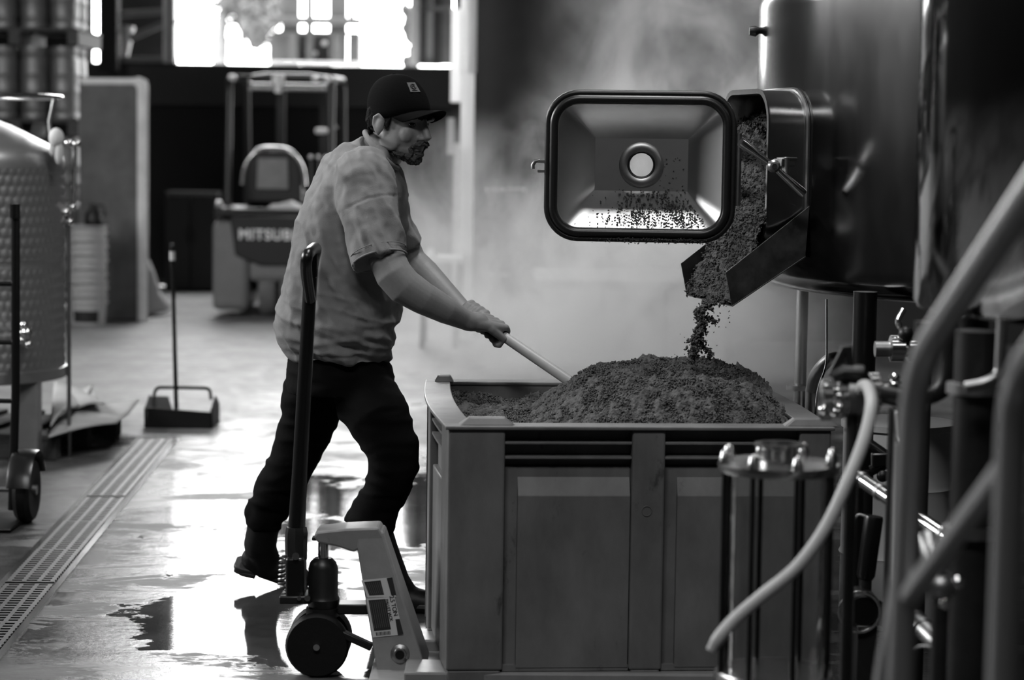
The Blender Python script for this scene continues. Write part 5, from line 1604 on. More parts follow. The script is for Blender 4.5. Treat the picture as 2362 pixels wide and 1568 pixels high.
# ---- boots
def boot(ankle, heel, toe, shaft_top, nm='boot'):
    b1 = MB()
    b1.limb([shaft_top, ankle.lerp(shaft_top, 0.5), ankle], [0.055, 0.052, 0.054], 20)
    b1.limb([heel.lerp(toe, 0.10) + (ankle - heel) * 0.42, heel.lerp(toe, 0.3) + (ankle - heel) * 0.30, heel.lerp(toe, 0.62) + (ankle - heel) * 0.16, heel.lerp(toe, 0.86) + (ankle - heel) * 0.10], [0.043, 0.047, 0.042, 0.036], 20)
    b1.limb([ankle, heel.lerp(toe, 0.3) + (ankle - heel) * 0.34], [0.050, 0.048], 18)
    bt_ = remeshed(b1, nm, 'boot_leather', pr, 0.006, 4)
    # sole with heel block
    fwd = (toe - heel).normalized(); upv_ = (ankle - heel).normalized(); sdv = fwd.cross(upv_).normalized(); upv_ = sdv.cross(fwd).normalized()
    ln = (toe - heel).length
    out = []
    for s_, w_ in ((0.0, 0.020), (0.03, 0.032), (0.12, 0.038), (0.35, 0.034), (0.6, 0.044), (0.8, 0.046), (0.94, 0.034), (1.0, 0.014)):
        out.append((s_ - 0.04, w_))
    poly = [heel + fwd * (ln * 1.06 * s_) + sdv * w_ for s_, w_ in out] + [heel + fwd * (ln * 1.06 * s_) - sdv * w_ for s_, w_ in out[::-1]]
    MB().prism([q + upv_ * 0.006 for q in poly], upv_ * 0.016).build('boot_sole', 'boot_sole', bt_, bevel=0.004)
    hp_ = [heel + fwd * (ln * s_) + sdv * w_ for s_, w_ in ((-0.03, 0.024), (0.10, 0.038), (0.28, 0.037))] + [heel + fwd * (ln * s_) - sdv * w_ for s_, w_ in ((0.28, 0.037), (0.10, 0.038), (-0.03, 0.024))]
    MB().prism([q - upv_ * 0.008 for q in hp_], upv_ * 0.016).build('boot_heel', 'boot_sole', bt_, bevel=0.003)
hl1 = G(862, 1404); hl1.z = 0.008
ft1 = V((hl1.x + 0.265, hl1.y - 0.05, 0.008))
boot(V((hl1.x + 0.055, hl1.y - 0.01, 0.10)), hl1, ft1, PY(862, 1215, 6.88))
toe2 = G(712, 1352); toe2.z = 0.012
hl2 = PY(548, 1306, 7.32); 
boot(PY(600, 1256, 7.27), hl2, toe2, PY(610, 1200, 7.24))

# ================================================================== RAKE / SHOVEL in the hands
shv = thing('grain_rake', 'long pale wooden handled rake pushed into the spent grain', 'rake', tuple(SHB))
end = SHB + sd * 0.16
MB().tube([SHA - sd * 0.06, SHA, SHB, end], [0.0150, 0.0155, 0.0165, 0.0165], 18).build('handle', 'wood_handle' if 'wood_handle' in MATS else 'hose_pale', shv)
bl_ = MB().beam(end + V((0, 0, -0.005)) - sd.cross(V((0, 0, 1))).normalized() * 0.12, end + V((0, 0, -0.005)) + sd.cross(V((0, 0, 1))).normalized() * 0.12, 0.012, 0.07)
bl_.build('rake_head', 'dull_steel', shv, bevel=0.003)

# ================================================================== FORKLIFT parked by the dock wall
FY = G(640, 735).y
FXc = PY(640, 735, FY).x
fS = 5200 / FY
def F(px, py, Y=FY):
    return PY(px, py, Y)
def fz(py):
    return max(0.0, F(640, py).z)
fk = thing('forklift', 'grey counterbalance forklift seen from behind, parked below the dock', 'forklift', (FXc, FY, 0))
xl, xr = F(487, 600).x, F(792, 600).x
def side_poly(y0, y1):
    return [(xl, y0), (xr, y0), (xr, y1), (xl, y1)]
# counterweight: curved rear with wheel arch
cw = MB()
wa, wb = F(572, 690).x, F(706, 690).x
za = fz(652)
Yb = FY + 0.62
def cwblock(x0, x1, z0, z1, r=0.0):
    cw.box(((x0 + x1) / 2, FY + 0.40, (z0 + z1) / 2), (x1 - x0, 0.7, z1 - z0))
zt_, zl_ = fz(506), 0.06
cwblock(xl, wa, zl_, zt_ - 0.02); cwblock(wb, xr, zl_, zt_ - 0.02); cwblock(wa - 0.002, wb + 0.002, za, zt_ - 0.02)
cw.build('counterweight', 'truck_body', fk, smooth=False, bevel=0.05)
# dark hood panel carrying the name
hp_ = [F(528, 500), F(775, 500), F(762, 590), F(700, 616), F(600, 616), F(540, 590)]
MB().prism([V((q.x, FY + 0.035, q.z)) for q in hp_], (0, 0.10, 0)).build('hood_panel', 'truck_black', fk, smooth=False, bevel=0.02)
MB().box(((xl + xr) / 2, FY + 0.45, fz(492)), (xr - xl - 0.02, 0.72, 0.075)).build('hood_deck', 'truck_black', fk, smooth=False, bevel=0.02)
tx = text_mesh('MITSUBISHI', 0.116, 'lettering', 'letter_white', fk, basis((1, 0, 0), (0, 0, 1), (0, -1, 0), V((F(642, 543).x, FY + 0.030, F(642, 543).z))), 0.004, 0.003, 1.14)
# twin steer wheels in the arch
for px in (612, 662):
    wc = V((F(px, 700).x, FY + 0.28, 0.22))
    ww = MB().lathe([(0, -0.075), (0.12, -0.075), (0.13, -0.06), (0.20, -0.07), (0.22, -0.04), (0.22, 0.04), (0.20, 0.07), (0, 0.075)], wc, 28, Matrix.Rotation(math.pi / 2, 3, 'Y')).build('steer_wheel', 'tyre_pale', fk)
for s_, px in ((0, 500), (1, 778)):
    MB().lathe([(0, -0.09), (0.22, -0.09), (0.24, -0.06), (0.24, 0.06), (0.22, 0.09), (0, 0.09)], (F(px, 700).x, FY + 1.5, 0.24), 28, Matrix.Rotation(math.pi / 2, 3, 'Y')).build('drive_wheel', 'black_rubber', fk)
MB().box((FXc, FY + 1.15, 0.42), (xr - xl - 0.2, 0.9, 0.5)).build('chassis', 'truck_black', fk, smooth=False, bevel=0.03)
# seat
sx = F(614, 400).x
st_b = [V((sx - 0.25, 0, fz(472))), V((sx + 0.25, 0, fz(472))), V((sx + 0.24, 0, fz(400))), V((sx + 0.19, 0, fz(362))), V((sx + 0.10, 0, fz(350))), V((sx - 0.10, 0, fz(350))), V((sx - 0.19, 0, fz(362))), V((sx - 0.24, 0, fz(400)))]
seat = MB().prism([V((q.x, FY + 0.52, q.z)) for q in st_b], (0, 0.12, 0)).build('seat_back', 'truck_black', fk, smooth=False, bevel=0.02)
MB().prism([V((sx - 0.135, FY + 0.515, fz(440))), V((sx + 0.135, FY + 0.515, fz(440))), V((sx + 0.125, FY + 0.515, fz(366))), V((sx - 0.125, FY + 0.515, fz(366)))], (0, -0.02, 0)).build('seat_pad', 'grey_paint', seat, smooth=False, bevel=0.012)
MB().tube(spline([V((sx - 0.26, FY + 0.56, fz(430))), V((sx - 0.235, FY + 0.56, fz(385))), V((sx - 0.14, FY + 0.56, fz(350))), V((sx, FY + 0.56, fz(343))), V((sx + 0.14, FY + 0.56, fz(350))), V((sx + 0.235, FY + 0.56, fz(385))), V((sx + 0.26, FY + 0.56, fz(430)))], 6), 0.022, 12).build('seat_bar', 'bright_steel', seat)
MB().box((sx, FY + 0.85, fz(462)), (0.48, 0.5, 0.12)).build('seat_cushion', 'truck_black', fk, smooth=False, bevel=0.03)
# overhead guard
gx0, gx1 = F(517, 300).x, F(757, 300).x
zt2 = fz(178)
for x in (gx0, gx1):
    MB().tube(bend([V((x, FY + 0.25, fz(492))), V((x, FY + 0.35, zt2)), V((x, FY + 1.55, zt2 + 0.02)), V((x, FY + 1.75, 0.6))], 0.12), 0.030, 10).build('guard_post', 'truck_black', fk)
for i, yy in enumerate((0.40, 0.62, 0.84, 1.06, 1.28, 1.5)):
    MB().rod((gx0, FY + yy, zt2 + 0.01), (gx1, FY + yy, zt2 + 0.01), 0.018, 10).build('guard_bar', 'dark_steel', fk)
MB().rod((gx0 + 0.15, FY + 0.36, fz(203)), (gx1 - 0.05, FY + 0.36, fz(203)), 0.014, 10).build('guard_rail', 'dull_steel', fk)
rl_ = MB().tube([V((F(px, py).x, FY + 0.42, fz(py))) for px, py in ((560, 186), (568, 172), (600, 167), (700, 167), (745, 172), (752, 186), (740, 192), (570, 192))], 0.010, 8, closed=True)
rl_.build('lamp_guard', 'dull_steel', fk)
bq = V((F(631, 190).x, FY + 0.36, fz(212)))
MB().lathe([(0, 0), (0.030, 0), (0.030, 0.06), (0.055, 0.07), (0.055, 0.135), (0.045, 0.15), (0, 0.152)], bq, 20).build('beacon', 'white_plastic', fk)
for px in (525, 720, 748):
    MB().ell(V((F(px, 178).x, FY + 0.33, fz(178))), (0.035, 0.03, 0.026), seg=12, rings=8).build('rear_lamp', 'white_plastic', fk)
# mast beyond the driver, levers, small lamps
for px in (590, 700):
    MB().box((F(px, 300).x, FY + 2.0, 1.05), (0.07, 0.12, 2.0)).build('mast_rail', 'truck_black', fk, smooth=False)
for px in (691, 709, 728):
    MB().ell(V((F(px, 363).x, FY + 1.0, fz(363))), 0.018, seg=10, rings=6).build('lever_knob', 'white_plastic', fk)
    MB().rod(V((F(px, 363).x, FY + 1.0, fz(363))), V((F(px, 363).x, FY + 1.0, fz(470))), 0.008, 8).build('lever', 'truck_black', fk)
MB().box(V((F(712, 299).x, FY + 1.2, fz(299))), (0.11, 0.05, 0.05)).build('mirror', 'white_plastic', fk, bevel=0.02)
MB().rod(V((F(712, 299).x, FY + 1.2, fz(299))), V((F(745, 290).x, FY + 1.45, fz(290))), 0.008, 8).build('mirror_arm', 'truck_black', fk)
# rags on the hood
def rag(px0, px1, pyt, pyb, label, Y, seed, kind='rag'):
    a, b_ = PY(px0, pyb, Y), PY(px1, pyb, Y)
    zt_ = PY(px0, pyt, Y).z
    n = 22
    xs = np.linspace(a.x, b_.x, n); ys = np.linspace(Y - 0.12, Y + 0.12, 12)
    X_, Y_ = np.meshgrid(xs, ys, indexing='ij')
    e = np.sin(np.linspace(0, np.pi, n))[:, None] ** 0.6 * np.sin(np.linspace(0, np.pi, 12))[None] ** 0.5
    Z_ = a.z + (zt_ - a.z) * e * (0.55 + 0.45 * vnoise(np.stack([X_.ravel() * 18, Y_.ravel() * 12, X_.ravel() * 0], 1), seed).reshape(n, 12))
    top = np.stack([X_, Y_, Z_ + 0.004], -1).reshape(-1, 3); bot = np.stack([X_, Y_, Z_ * 0 + a.z], -1).reshape(-1, 3)
    idn = np.arange(n * 12).reshape(n, 12)
    q = np.stack([idn[:-1, :-1].ravel(), idn[1:, :-1].ravel(), idn[1:, 1:].ravel(), idn[:-1, 1:].ravel()], 1)
    o = np_object(kind, np.r_[top, bot], np.r_[q, q[:, ::-1] + n * 12], 'cloth_pale', None, True, origin=((a.x + b_.x) / 2, Y, a.z))
    return tag(o, label, kind)
deckz = fz(492) + 0.04
rag(508, 552, 468, 482, 'white rag at the left end of the forklift hood', FY + 0.22, 3)
rag(618, 700, 458, 482, 'crumpled white rag behind the forklift seat', FY + 0.22, 8)
kb_ = PY(504, 490, FY + 0.14)
tag(MB().lathe([(0, 0), (0.028, 0), (0.034, 0.03), (0.026, 0.055), (0, 0.06)], (kb_.x, kb_.y, fz(492) + 0.037), 16).build('filler_cap', 'dull_steel', origin=(kb_.x, kb_.y, fz(492) + 0.037)), 'round metal cap at the corner of the forklift hood', 'cap')

# ================================================================== LEFT: plywood slab, buckets, bag, cabinet
pY = 18.0
pb0, pb1 = PY(183, 738, pY), PY(320, 738, pY)
pzt = PY(260, 178, pY).z
pl = thing('wood_slab', 'tall mottled wooden slab standing upright with a pale rounded edge', 'panel', ((pb0.x + pb1.x) / 2, pY, 0))
pe = PY(339, 738, pY).x
rr_ = 0.06
poly = [V((pb0.x, pY, 0)), V((pe, pY, 0))] + [V((pe - rr_ + rr_ * math.cos(a), pY, pzt - rr_ + rr_ * math.sin(a))) for a in np.linspace(0, math.pi / 2, 7)] + [V((pb0.x, pY, pzt - 0.03))]
MB().prism(poly, (0, 0.10, 0)).build('slab', 'plywood', pl, smooth=False, bevel=0.02)
# pale banding, standing slightly proud along the right edge and top
bd_ = MB().tube([V((pe - 0.035, pY - 0.004, 0.0))] + [V((pe - 0.035 - rr_ + rr_ * math.cos(a), pY - 0.004, pzt - 0.03 - rr_ + rr_ * math.sin(a))) for a in np.linspace(0, math.pi / 2, 7)] + [V((pb0.x + 0.02, pY - 0.004, pzt - 0.035))], [0.042] * 7 + [0.026] * 2, 12, flat=(1, 0.5))
bd_.build('edge_banding', 'plywood_edge', pl)
bY = 17.55
bc_ = PY(204, 745, bY)
def bucket_mesh(mb, c, r0, r1, h):
    mb.lathe([(0, 0), (r0, 0), (r0 + 0.004, 0.01), (r1 - 0.004, h - 0.07), (r1 + 0.012, h - 0.066), (r1 + 0.012, h - 0.050), (r1 - 0.002, h - 0.046), (r1, h - 0.012), (r1 + 0.008, h - 0.010), (r1 + 0.008, h), (r1 - 0.004, h), (r0, 0.02), (0, 0.02)], c, 32)
for i in range(6):
    b0 = V((bc_.x + 0.004 * math.sin(i * 2.3), bY, 0.002 + i * 0.108))
    bk = thing('bucket', ['bottom bucket of the white stack, with a dark label', 'second white bucket up in the nested stack', 'third white bucket up in the nested stack', 'fourth white bucket up in the nested stack', 'fifth white bucket up in the nested stack', 'topmost white bucket of the nested stack'][i], 'bucket', tuple(b0), 0, 'white buckets nested in a stack')
    k_ = MB(); bucket_mesh(k_, b0, 0.128, 0.142, 0.235); k_.build('pail', 'bucket_white', bk)
    MB().tube([b0 + V((0.15 * math.cos(a), 0.15 * math.sin(a), 0.19 - 0.06 * math.sin(a - 0.2) * 0.5)) for a in np.linspace(math.pi, 2 * math.pi, 14)], 0.003, 6).build('bail', 'dull_steel', bk)
    if i == 0:
        MB().lathe([(0.1335, 0.025), (0.1385, 0.115)], b0, 16, None, math.radians(225), math.radians(315)).build('label_panel', 'sticker_dark', bk)
# black jug on the buckets
jg = PY(217, 530, bY)
jz = 0.002 + 5 * 0.108 + 0.235
jug = thing('jug', 'small black jug on top of the bucket stack', 'jug', (jg.x, bY, jz))
MB().lathe([(0, 0), (0.07, 0), (0.075, 0.02), (0.07, 0.09), (0.035, 0.13), (0.03, 0.17), (0, 0.172)], (jg.x, bY, jz), 24).build('jug_body', 'black_plastic', jug)
MB().tube(spline([V((jg.x + 0.03, bY, jz + 0.155)), V((jg.x + 0.075, bY, jz + 0.15)), V((jg.x + 0.085, bY, jz + 0.10)), V((jg.x + 0.07, bY, jz + 0.06))], 5), 0.009, 8).build('jug_handle', 'black_plastic', jug)
# folded pale sack leaning against the slab
sk = [PY(336, 555, 18.6), PY(352, 590, 18.6), PY(368, 640, 18.6), PY(392, 672, 18.6), PY(386, 684, 18.6), PY(342, 692, 18.6), PY(334, 690, 18.6)]
zmin = min(q.z for q in sk)
o = MB().prism([V((q.x, 18.55, max(0.0, q.z - zmin))) for q in sk], (0, 0.16, 0)).build('paper_sack', 'bucket_white', origin=(sk[5].x, 18.6, 0), smooth=False, bevel=0.03)
tag(o, 'slumped pale sack leaning beside the wooden slab', 'sack')
cb0, cb1 = PY(382, 655, 21.6), PY(502, 655, 21.6)
cbz = PY(440, 442, 21.6).z
cbn = thing('cabinet', 'low dark cabinet against the dock wall behind the dustpan pole', 'cabinet', ((cb0.x + cb1.x) / 2, 21.6, 0))
MB().box(((cb0.x + cb1.x) / 2, 21.75, cbz / 2), (cb1.x - cb0.x, 0.4, cbz)).build('carcass', 'fascia', cbn, smooth=False, bevel=0.01)
for s_ in (-1, 1):
    dd = MB().box(((cb0.x + cb1.x) / 2 + s_ * (cb1.x - cb0.x) / 4, 21.535, cbz / 2), ((cb1.x - cb0.x) / 2 - 0.02, 0.03, cbz - 0.06)).build('door', 'fascia', cbn, smooth=False, bevel=0.006)
    MB().rod(((cb0.x + cb1.x) / 2 + s_ * 0.03, 21.505, cbz * 0.5), ((cb0.x + cb1.x) / 2 + s_ * 0.03, 21.505, cbz * 0.65), 0.008, 8).build('handle', 'dark_steel', dd)

# ================================================================== KEGS stacked on pallets, top left
def keg(mb, c, r=0.116, h=0.585):
    mb.lathe([(0.085, 0.0), (r - 0.004, 0.0), (r, 0.01), (r, 0.045), (r - 0.010, 0.06), (r - 0.002, 0.085), (r, 0.12), (r, h * 0.36), (r + 0.005, h * 0.38), (r, h * 0.40), (r, h * 0.60), (r + 0.005, h * 0.62), (r, h * 0.64), (r - 0.002, h - 0.11), (r - 0.014, h - 0.08), (r - 0.004, h - 0.055), (r - 0.004, h), (r - 0.012, h), (r - 0.02, h - 0.06), (0.03, h - 0.055), (0.028, h - 0.02), (0, h - 0.02)], c, 24)
mat('keg_steel', 0.22, 0.5, 0.8, var=0.25, vscale=6)
kY = 18.7
kx_right = PY(204, 200, kY).x
protoK = None
PLT = None
nlev, ncol = 4, 4
names_row = ['bottom', 'second', 'third', 'top']
names_col = ['rightmost', 'second from right', 'third from right', 'fourth from right']
for lev in range(nlev):
    z0 = lev * 0.727
    # pallet
    pxc = kx_right - 0.50
    pt_ = thing('pallet', 'wooden pallet under the %s layer of kegs' % names_row[lev], 'pallet', (pxc, kY, z0), 0, 'pallets between keg layers')
    if PLT is None:
        PLT = []
        for k_ in range(5):
            q = MB().box((pxc, kY - 0.44 + 0.22 * k_, z0 + 0.131), (1.04, 0.13, 0.022)).build('deck_board', 'pallet_wood', pt_, smooth=False, bevel=0.003); PLT.append(q)
        for k_ in (-1, 0, 1):
            q = MB().box((pxc + 0.47 * k_, kY, z0 + 0.065), (0.09, 1.0, 0.11)).build('stringer', 'pallet_wood', pt_, smooth=False, bevel=0.003); PLT.append(q)
    else:
        for q in PLT:
            c = q.copy(); COL.objects.link(c); c.parent = pt_
    for row in range(2):
        for c_ in range(ncol):
            pos = V((kx_right - 0.12 - 0.242 * c_, kY - 0.36 + 0.30 * row, z0 + 0.143))
            lab = 'slim steel keg, %s in the %s %s layer' % (names_col[c_], 'front of the' if row == 0 else 'rear of the', names_row[lev])
            if protoK is None:
                kk = MB(); keg(kk, pos)
                protoK = kk.build('keg', 'keg_steel', origin=tuple(pos)); tag(protoK, lab, 'keg', 'slim kegs stacked on pallets')
            else:
                k2 = protoK.copy(); COL.objects.link(k2); k2.location = pos; k2['label'] = lab

# ================================================================== DIMPLED TANK at left
dY = 10.25
dR = 0.46
dXr = PY(144, 500, dY).x
dXc = dXr - dR
zt_d, zb_d = PY(140, 378, dY).z, PY(140, 845, dY).z
dt = thing('jacketed_tank', 'small stainless tank with dimpled jacket and open ring on top', 'tank', (dXc, dY, 0))
mat('jacket_steel', 0.42, 0.36, 0.75, var=0.08, vscale=3)
nA, nZ = 220, 170
aa = np.linspace(math.radians(-125), math.radians(35), nA); zz = np.linspace(zb_d + 0.02, zt_d - 0.02, nZ)
A_, Z_ = np.meshgrid(aa, zz, indexing='ij')
s1 = (A_ * dR) / 0.040; s2 = Z_ / 0.046
par = np.floor(s2) % 2
fx_ = (s1 + 0.5 * par) % 1 - 0.5; fz_ = s2 % 1 - 0.5
dd = np.clip(1 - (fx_ ** 2 + fz_ ** 2) / 0.20, 0, 1)
seam_ = np.exp(-((Z_ - (zb_d + 0.55 * (zt_d - zb_d))) / 0.008) ** 2)
Rr = dR + 0.0045 * np.sqrt(dd) - 0.008 * seam_ * 0
Rr = np.where(np.abs(Z_ - (zb_d + 0.52 * (zt_d - zb_d))) < 0.012, dR - 0.002, Rr)
jv = np.stack([dXc + Rr * np.cos(A_), dY + Rr * np.sin(A_), Z_], -1).reshape(-1, 3)
idn = np.arange(nA * nZ).reshape(nA, nZ)
jf = np.stack([idn[:-1, :-1].ravel(), idn[1:, :-1].ravel(), idn[1:, 1:].ravel(), idn[:-1, 1:].ravel()], 1)
np_object('dimple_jacket', jv, jf, 'jacket_steel', dt, True)
zc = PY(60, 290, dY).z
MB().lathe([(0.0, zb_d - 0.06), (dR - 0.08, zb_d - 0.04), (dR - 0.01, zb_d - 0.01), (dR + 0.004, zb_d), (dR + 0.004, zb_d + 0.02), (dR - 0.006, zb_d + 0.025), (dR - 0.006, zt_d - 0.025), (dR + 0.004, zt_d - 0.02), (dR + 0.004, zt_d), (dR - 0.005, zt_d + 0.04), (dR - 0.06, zt_d + 0.085), (dR * 0.5, zc), (0.15, zc + 0.03), (0.15, zc + 0.06), (0, zc + 0.06)], (dXc, dY, 0), 72).build('shell', 'jacket_steel', dt)
zr_ = PY(60, 223, dY).z
MB().tube([V((dXc + (dR - 0.01) * math.cos(t), dY + (dR - 0.01) * math.sin(t), zr_)) for t in np.linspace(0, 2 * math.pi, 49)[:-1]], 0.011, 10, closed=True).build('top_ring', 'bright_steel', dt)
for a in (-10, -75, -140, 90, 170):
    a = math.radians(a)
    MB().tube([V((dXc + (dR - 0.02) * math.cos(a), dY + (dR - 0.02) * math.sin(a), zt_d + 0.05)), V((dXc + (dR - 0.035) * math.cos(a), dY + (dR - 0.035) * math.sin(a), (zt_d + zr_) / 2 + 0.04)), V((dXc + (dR - 0.01) * math.cos(a), dY + (dR - 0.01) * math.sin(a), zr_))], 0.010, 8).build('ring_stay', 'dull_steel', dt)
# leg plates
for a in (-30, -80, 150, 90):
    a = math.radians(a)
    c_ = V((dXc + (dR - 0.06) * math.cos(a), dY + (dR - 0.06) * math.sin(a), 0))
    MB().box(c_ + V((0, 0, (zb_d - 0.0) / 2)), (0.10, 0.10, zb_d)).build('leg', 'grey_paint', dt, smooth=False, bevel=0.008)
MB().lathe([(dR + 0.004, zb_d - 0.05), (dR + 0.012, zb_d - 0.045), (dR + 0.012, zb_d + 0.0), (dR + 0.004, zb_d + 0.004)], (dXc, dY, 0), 60).build('bottom_band', 'jacket_steel', dt)
# white rag tied on the shoulder
rgq = PY(132, 330, dY - 0.15)
rg_ = MB()
rg_.ell(PY(130, 318, 10.05), (0.035, 0.03, 0.045), seg=12, rings=8); rg_.ell(PY(136, 350, 10.05), (0.020, 0.02, 0.06), seg=12, rings=8); rg_.ell(PY(122, 340, 10.05), (0.018, 0.018, 0.04), seg=12, rings=8)
rgo = rg_.build('tied_rag', 'cloth_pale', origin=tuple(rgq)); tag(rgo, 'white rag tied at the shoulder of the jacketed tank', 'rag')
# side pipe with clamps
spt = thing('sight_pipe', 'slim vertical pipe with clamps beside the jacketed tank', 'pipe', (PY(165, 520, 10.3).x, 10.3, 0))
MB().tube(bend([PY(146, 334, 10.3), PY(172, 334, 10.3), PY(170, 470, 10.3), PY(163, 505, 10.3), PY(158, 520, 10.3)], 0.03), 0.0125, 12).build('pipe', 'bright_steel', spt)
for px, py in ((158, 330), (176, 332), (150, 490), (160, 512), (166, 478)):
    MB().ell(PY(px, py, 10.27), (0.020, 0.016, 0.016), seg=12, rings=7).build('clamp', 'bright_steel', spt)
q = PY(158, 520, 10.3)
MB().rod(q, V((q.x - 0.0, q.y, 0)), 0.010).build('stand_pipe', 'dull_steel', spt)
# cluster of fittings low on the tank
cl_ = thing('drain_fitting', 'shiny drain fitting low on the jacketed tank beside the hand truck', 'fitting', tuple(PY(60, 780, 9.7)))
for px, py, r_ in ((55, 750, 0.018), (62, 768, 0.026), (52, 785, 0.022), (66, 795, 0.018), (46, 770, 0.02)):
    MB().ell(PY(px, py, 9.72), (r_, r_, r_), seg=12, rings=7).build('clamp_nut', 'bright_steel', cl_)
MB().rod(PY(58, 772, 9.70), PY(58, 772, 9.95), 0.02).build('outlet_pipe', 'dull_steel', cl_)

# ================================================================== HAND TRUCK
hY = 8.45
hx = PY(36, 900, hY).x
ht_ = thing('hand_truck', 'black two-wheeled hand truck standing in front of the jacketed tank', 'hand truck', (hx, hY, 0))
for s_, dx_ in ((0, 0), (1, -0.36)):
    q = PY(36, 470, hY)
    MB().tube([V((hx + dx_ - 0.015, hY, 0.05)), V((hx + dx_, hY, 0.5)), V((q.x + dx_, hY, q.z - 0.06)), V((q.x + dx_, hY - 0.01, q.z - 0.05)), V((q.x + dx_, hY - 0.012, q.z))], [0.017, 0.0165, 0.0165, 0.0195, 0.019], 14).build('rail', 'black_paint', ht_)
for py in (655, 790, 925):
    zq = PY(36, py, hY).z
    MB().rod((hx, hY, zq), (hx - 0.36, hY, zq), 0.009, 10).build('cross_bar', 'black_paint', ht_)
for dx_ in (0.035, -0.40):
    wc = V((hx + dx_, hY + 0.02, 0.125))
    w_ = MB().lathe([(0, -0.022), (0.06, -0.022), (0.07, -0.032), (0.11, -0.032), (0.125, -0.015), (0.125, 0.015), (0.11, 0.032), (0.07, 0.032), (0, 0.022)], wc, 30, Matrix.Rotation(math.pi / 2, 3, 'Y')).build('wheel', 'black_rubber', ht_)
    MB().lathe([(0, -0.04), (0.02, -0.04), (0.02, 0.04), (0, 0.04)], wc, 14, Matrix.Rotation(math.pi / 2, 3, 'Y')).build('hub', 'dull_steel', w_)
    MB().tube([wc + V((0, 0.15 * math.cos(math.radians(a)), 0.15 * math.sin(math.radians(a)))) for a in range(20, 171, 15)], 0.045, 10, flat=(1, 0.12)).build('fender', 'black_paint', ht_)
MB().rod((hx + 0.05, hY + 0.02, 0.125), (hx - 0.42, hY + 0.02, 0.125), 0.01).build('axle', 'dull_steel', ht_)
MB().box((hx - 0.18, hY - 0.11, 0.012), (0.42, 0.24, 0.008)).build('toe_plate', 'black_paint', ht_, bevel=0.003)

# ================================================================== PALLET WITH CARDBOARD
p0, p1, p2 = G(130, 1062), G(262, 1012), G(322, 935)
fpal = thing('flat_pallet', 'low wooden pallet covered with loose cardboard beyond the tank', 'pallet', tuple(p0))
dirp = (p1 - p0).normalized(); prp = V((-dirp.y, dirp.x, 0))
if prp.y < 0:
    prp = -prp
Lp = (p1 - p0).length + 0.12
for k_ in range(6):
    q = p0 - dirp * 0.02 + prp * (0.07 + 0.19 * k_)
    MB().beam(q + V((0, 0, 0.105)), q + dirp * (Lp + 0.02) + V((0, 0, 0.105)), 0.11, 0.02).build('deck_board', 'pallet_wood', fpal, smooth=False)
for k_ in range(3):
    q = p0 + dirp * (0.02 + (Lp - 0.06) * k_ / 2)
    MB().beam(q + V((0, 0, 0.05)), q + prp * 1.05 + V((0, 0, 0.05)), 0.07, 0.09).build('stringer', 'pallet_wood', fpal, smooth=False)
def sheet(pts, z0, name, label, warp=0.02, th=0.006):
    q = [G(px, py, z0) for px, py in pts]
    mb = MB()
    n = 10
    for i in range(n + 1):
        for j in range(n + 1):
            u, v = i / n, j / n
            p = q[0] * (1 - u) * (1 - v) + q[1] * u * (1 - v) + q[2] * u * v + q[3] * (1 - u) * v
            mb.v.append((p.x, p.y, p.z + warp * abs(math.sin(2.3 * u + 1.7 * v))))
    for i in range(n):
        for j in range(n):
            a = i * (n + 1) + j
            mb.f.append((a, a + n + 1, a + n + 2, a + 1))
    c = sum(q, V((0, 0, 0))) / 4
    o = mb.build(name, 'cardboard', origin=tuple(c))
    s_ = o.modifiers.new('s', 'SOLIDIFY'); s_.thickness = th; s_.offset = 1
    return tag(o, label, 'cardboard')
sheet([(112, 1010), (268, 985), (322, 930), (150, 935)], 0.118, 'cardboard_sheet', 'flat cardboard sheet lying on the low pallet')
sheet([(118, 985), (170, 960), (215, 905), (125, 905)], 0.148, 'cardboard_sheet', 'bent cardboard flap lying upon the flat sheet', 0.05)
sheet([(175, 945), (240, 945), (212, 902), (150, 903)], 0.155, 'cardboard_sheet', 'small cardboard piece at the back of the pallet', 0.03)

# ================================================================== LOBBY DUSTPAN
dp = G(410, 988)
ds = 5200 / dp.y
dpan_ = thing('lobby_dustpan', 'black long-handled dustpan standing alone on the wet floor', 'dustpan', tuple(dp))
xa, xb_ = G(328, 990).x, G(494, 985).x
w_ = xb_ - xa; cx_ = (xa + xb_) / 2
def dq(u, v, z):
    return V((xa + w_ * u, dp.y + v, z))
pan = MB()
pan.hexa([dq(0.0, 0.0, 0.0), dq(1, 0.0, 0.0), dq(0.98, 0.30, 0.0), dq(0.04, 0.30, 0.0)], [dq(0.0, 0.0, 0.008), dq(1, 0.0, 0.008), dq(0.98, 0.30, 0.008), dq(0.04, 0.30, 0.008)])
pan.hexa([dq(0.03, 0.0, 0.0), dq(1, 0.0, 0.0), dq(1, 0.012, 0.0), dq(0.03, 0.012, 0.0)], [dq(0.05, 0.0, 0.105), dq(1, 0.0, 0.085), dq(1, 0.012, 0.085), dq(0.05, 0.012, 0.105)])
for u in (0.0, 0.97):
    pan.prism([dq(u, 0.0, 0), dq(u, 0.0, 0.10), dq(u, 0.16, 0.15), dq(u, 0.28, 0.10), dq(u, 0.30, 0)], V((w_ * 0.03, 0, 0)))
pan.hexa([dq(0.0, 0.0, 0.085), dq(0.42, 0.0, 0.085), dq(0.30, 0.14, 0.14), dq(0.0, 0.14, 0.14)], [dq(0.0, 0.0, 0.092), dq(0.42, 0.0, 0.092), dq(0.30, 0.14, 0.148), dq(0.0, 0.14, 0.148)])
pan.build('pan', 'black_plastic', dpan_, smooth=False, bevel=0.006)
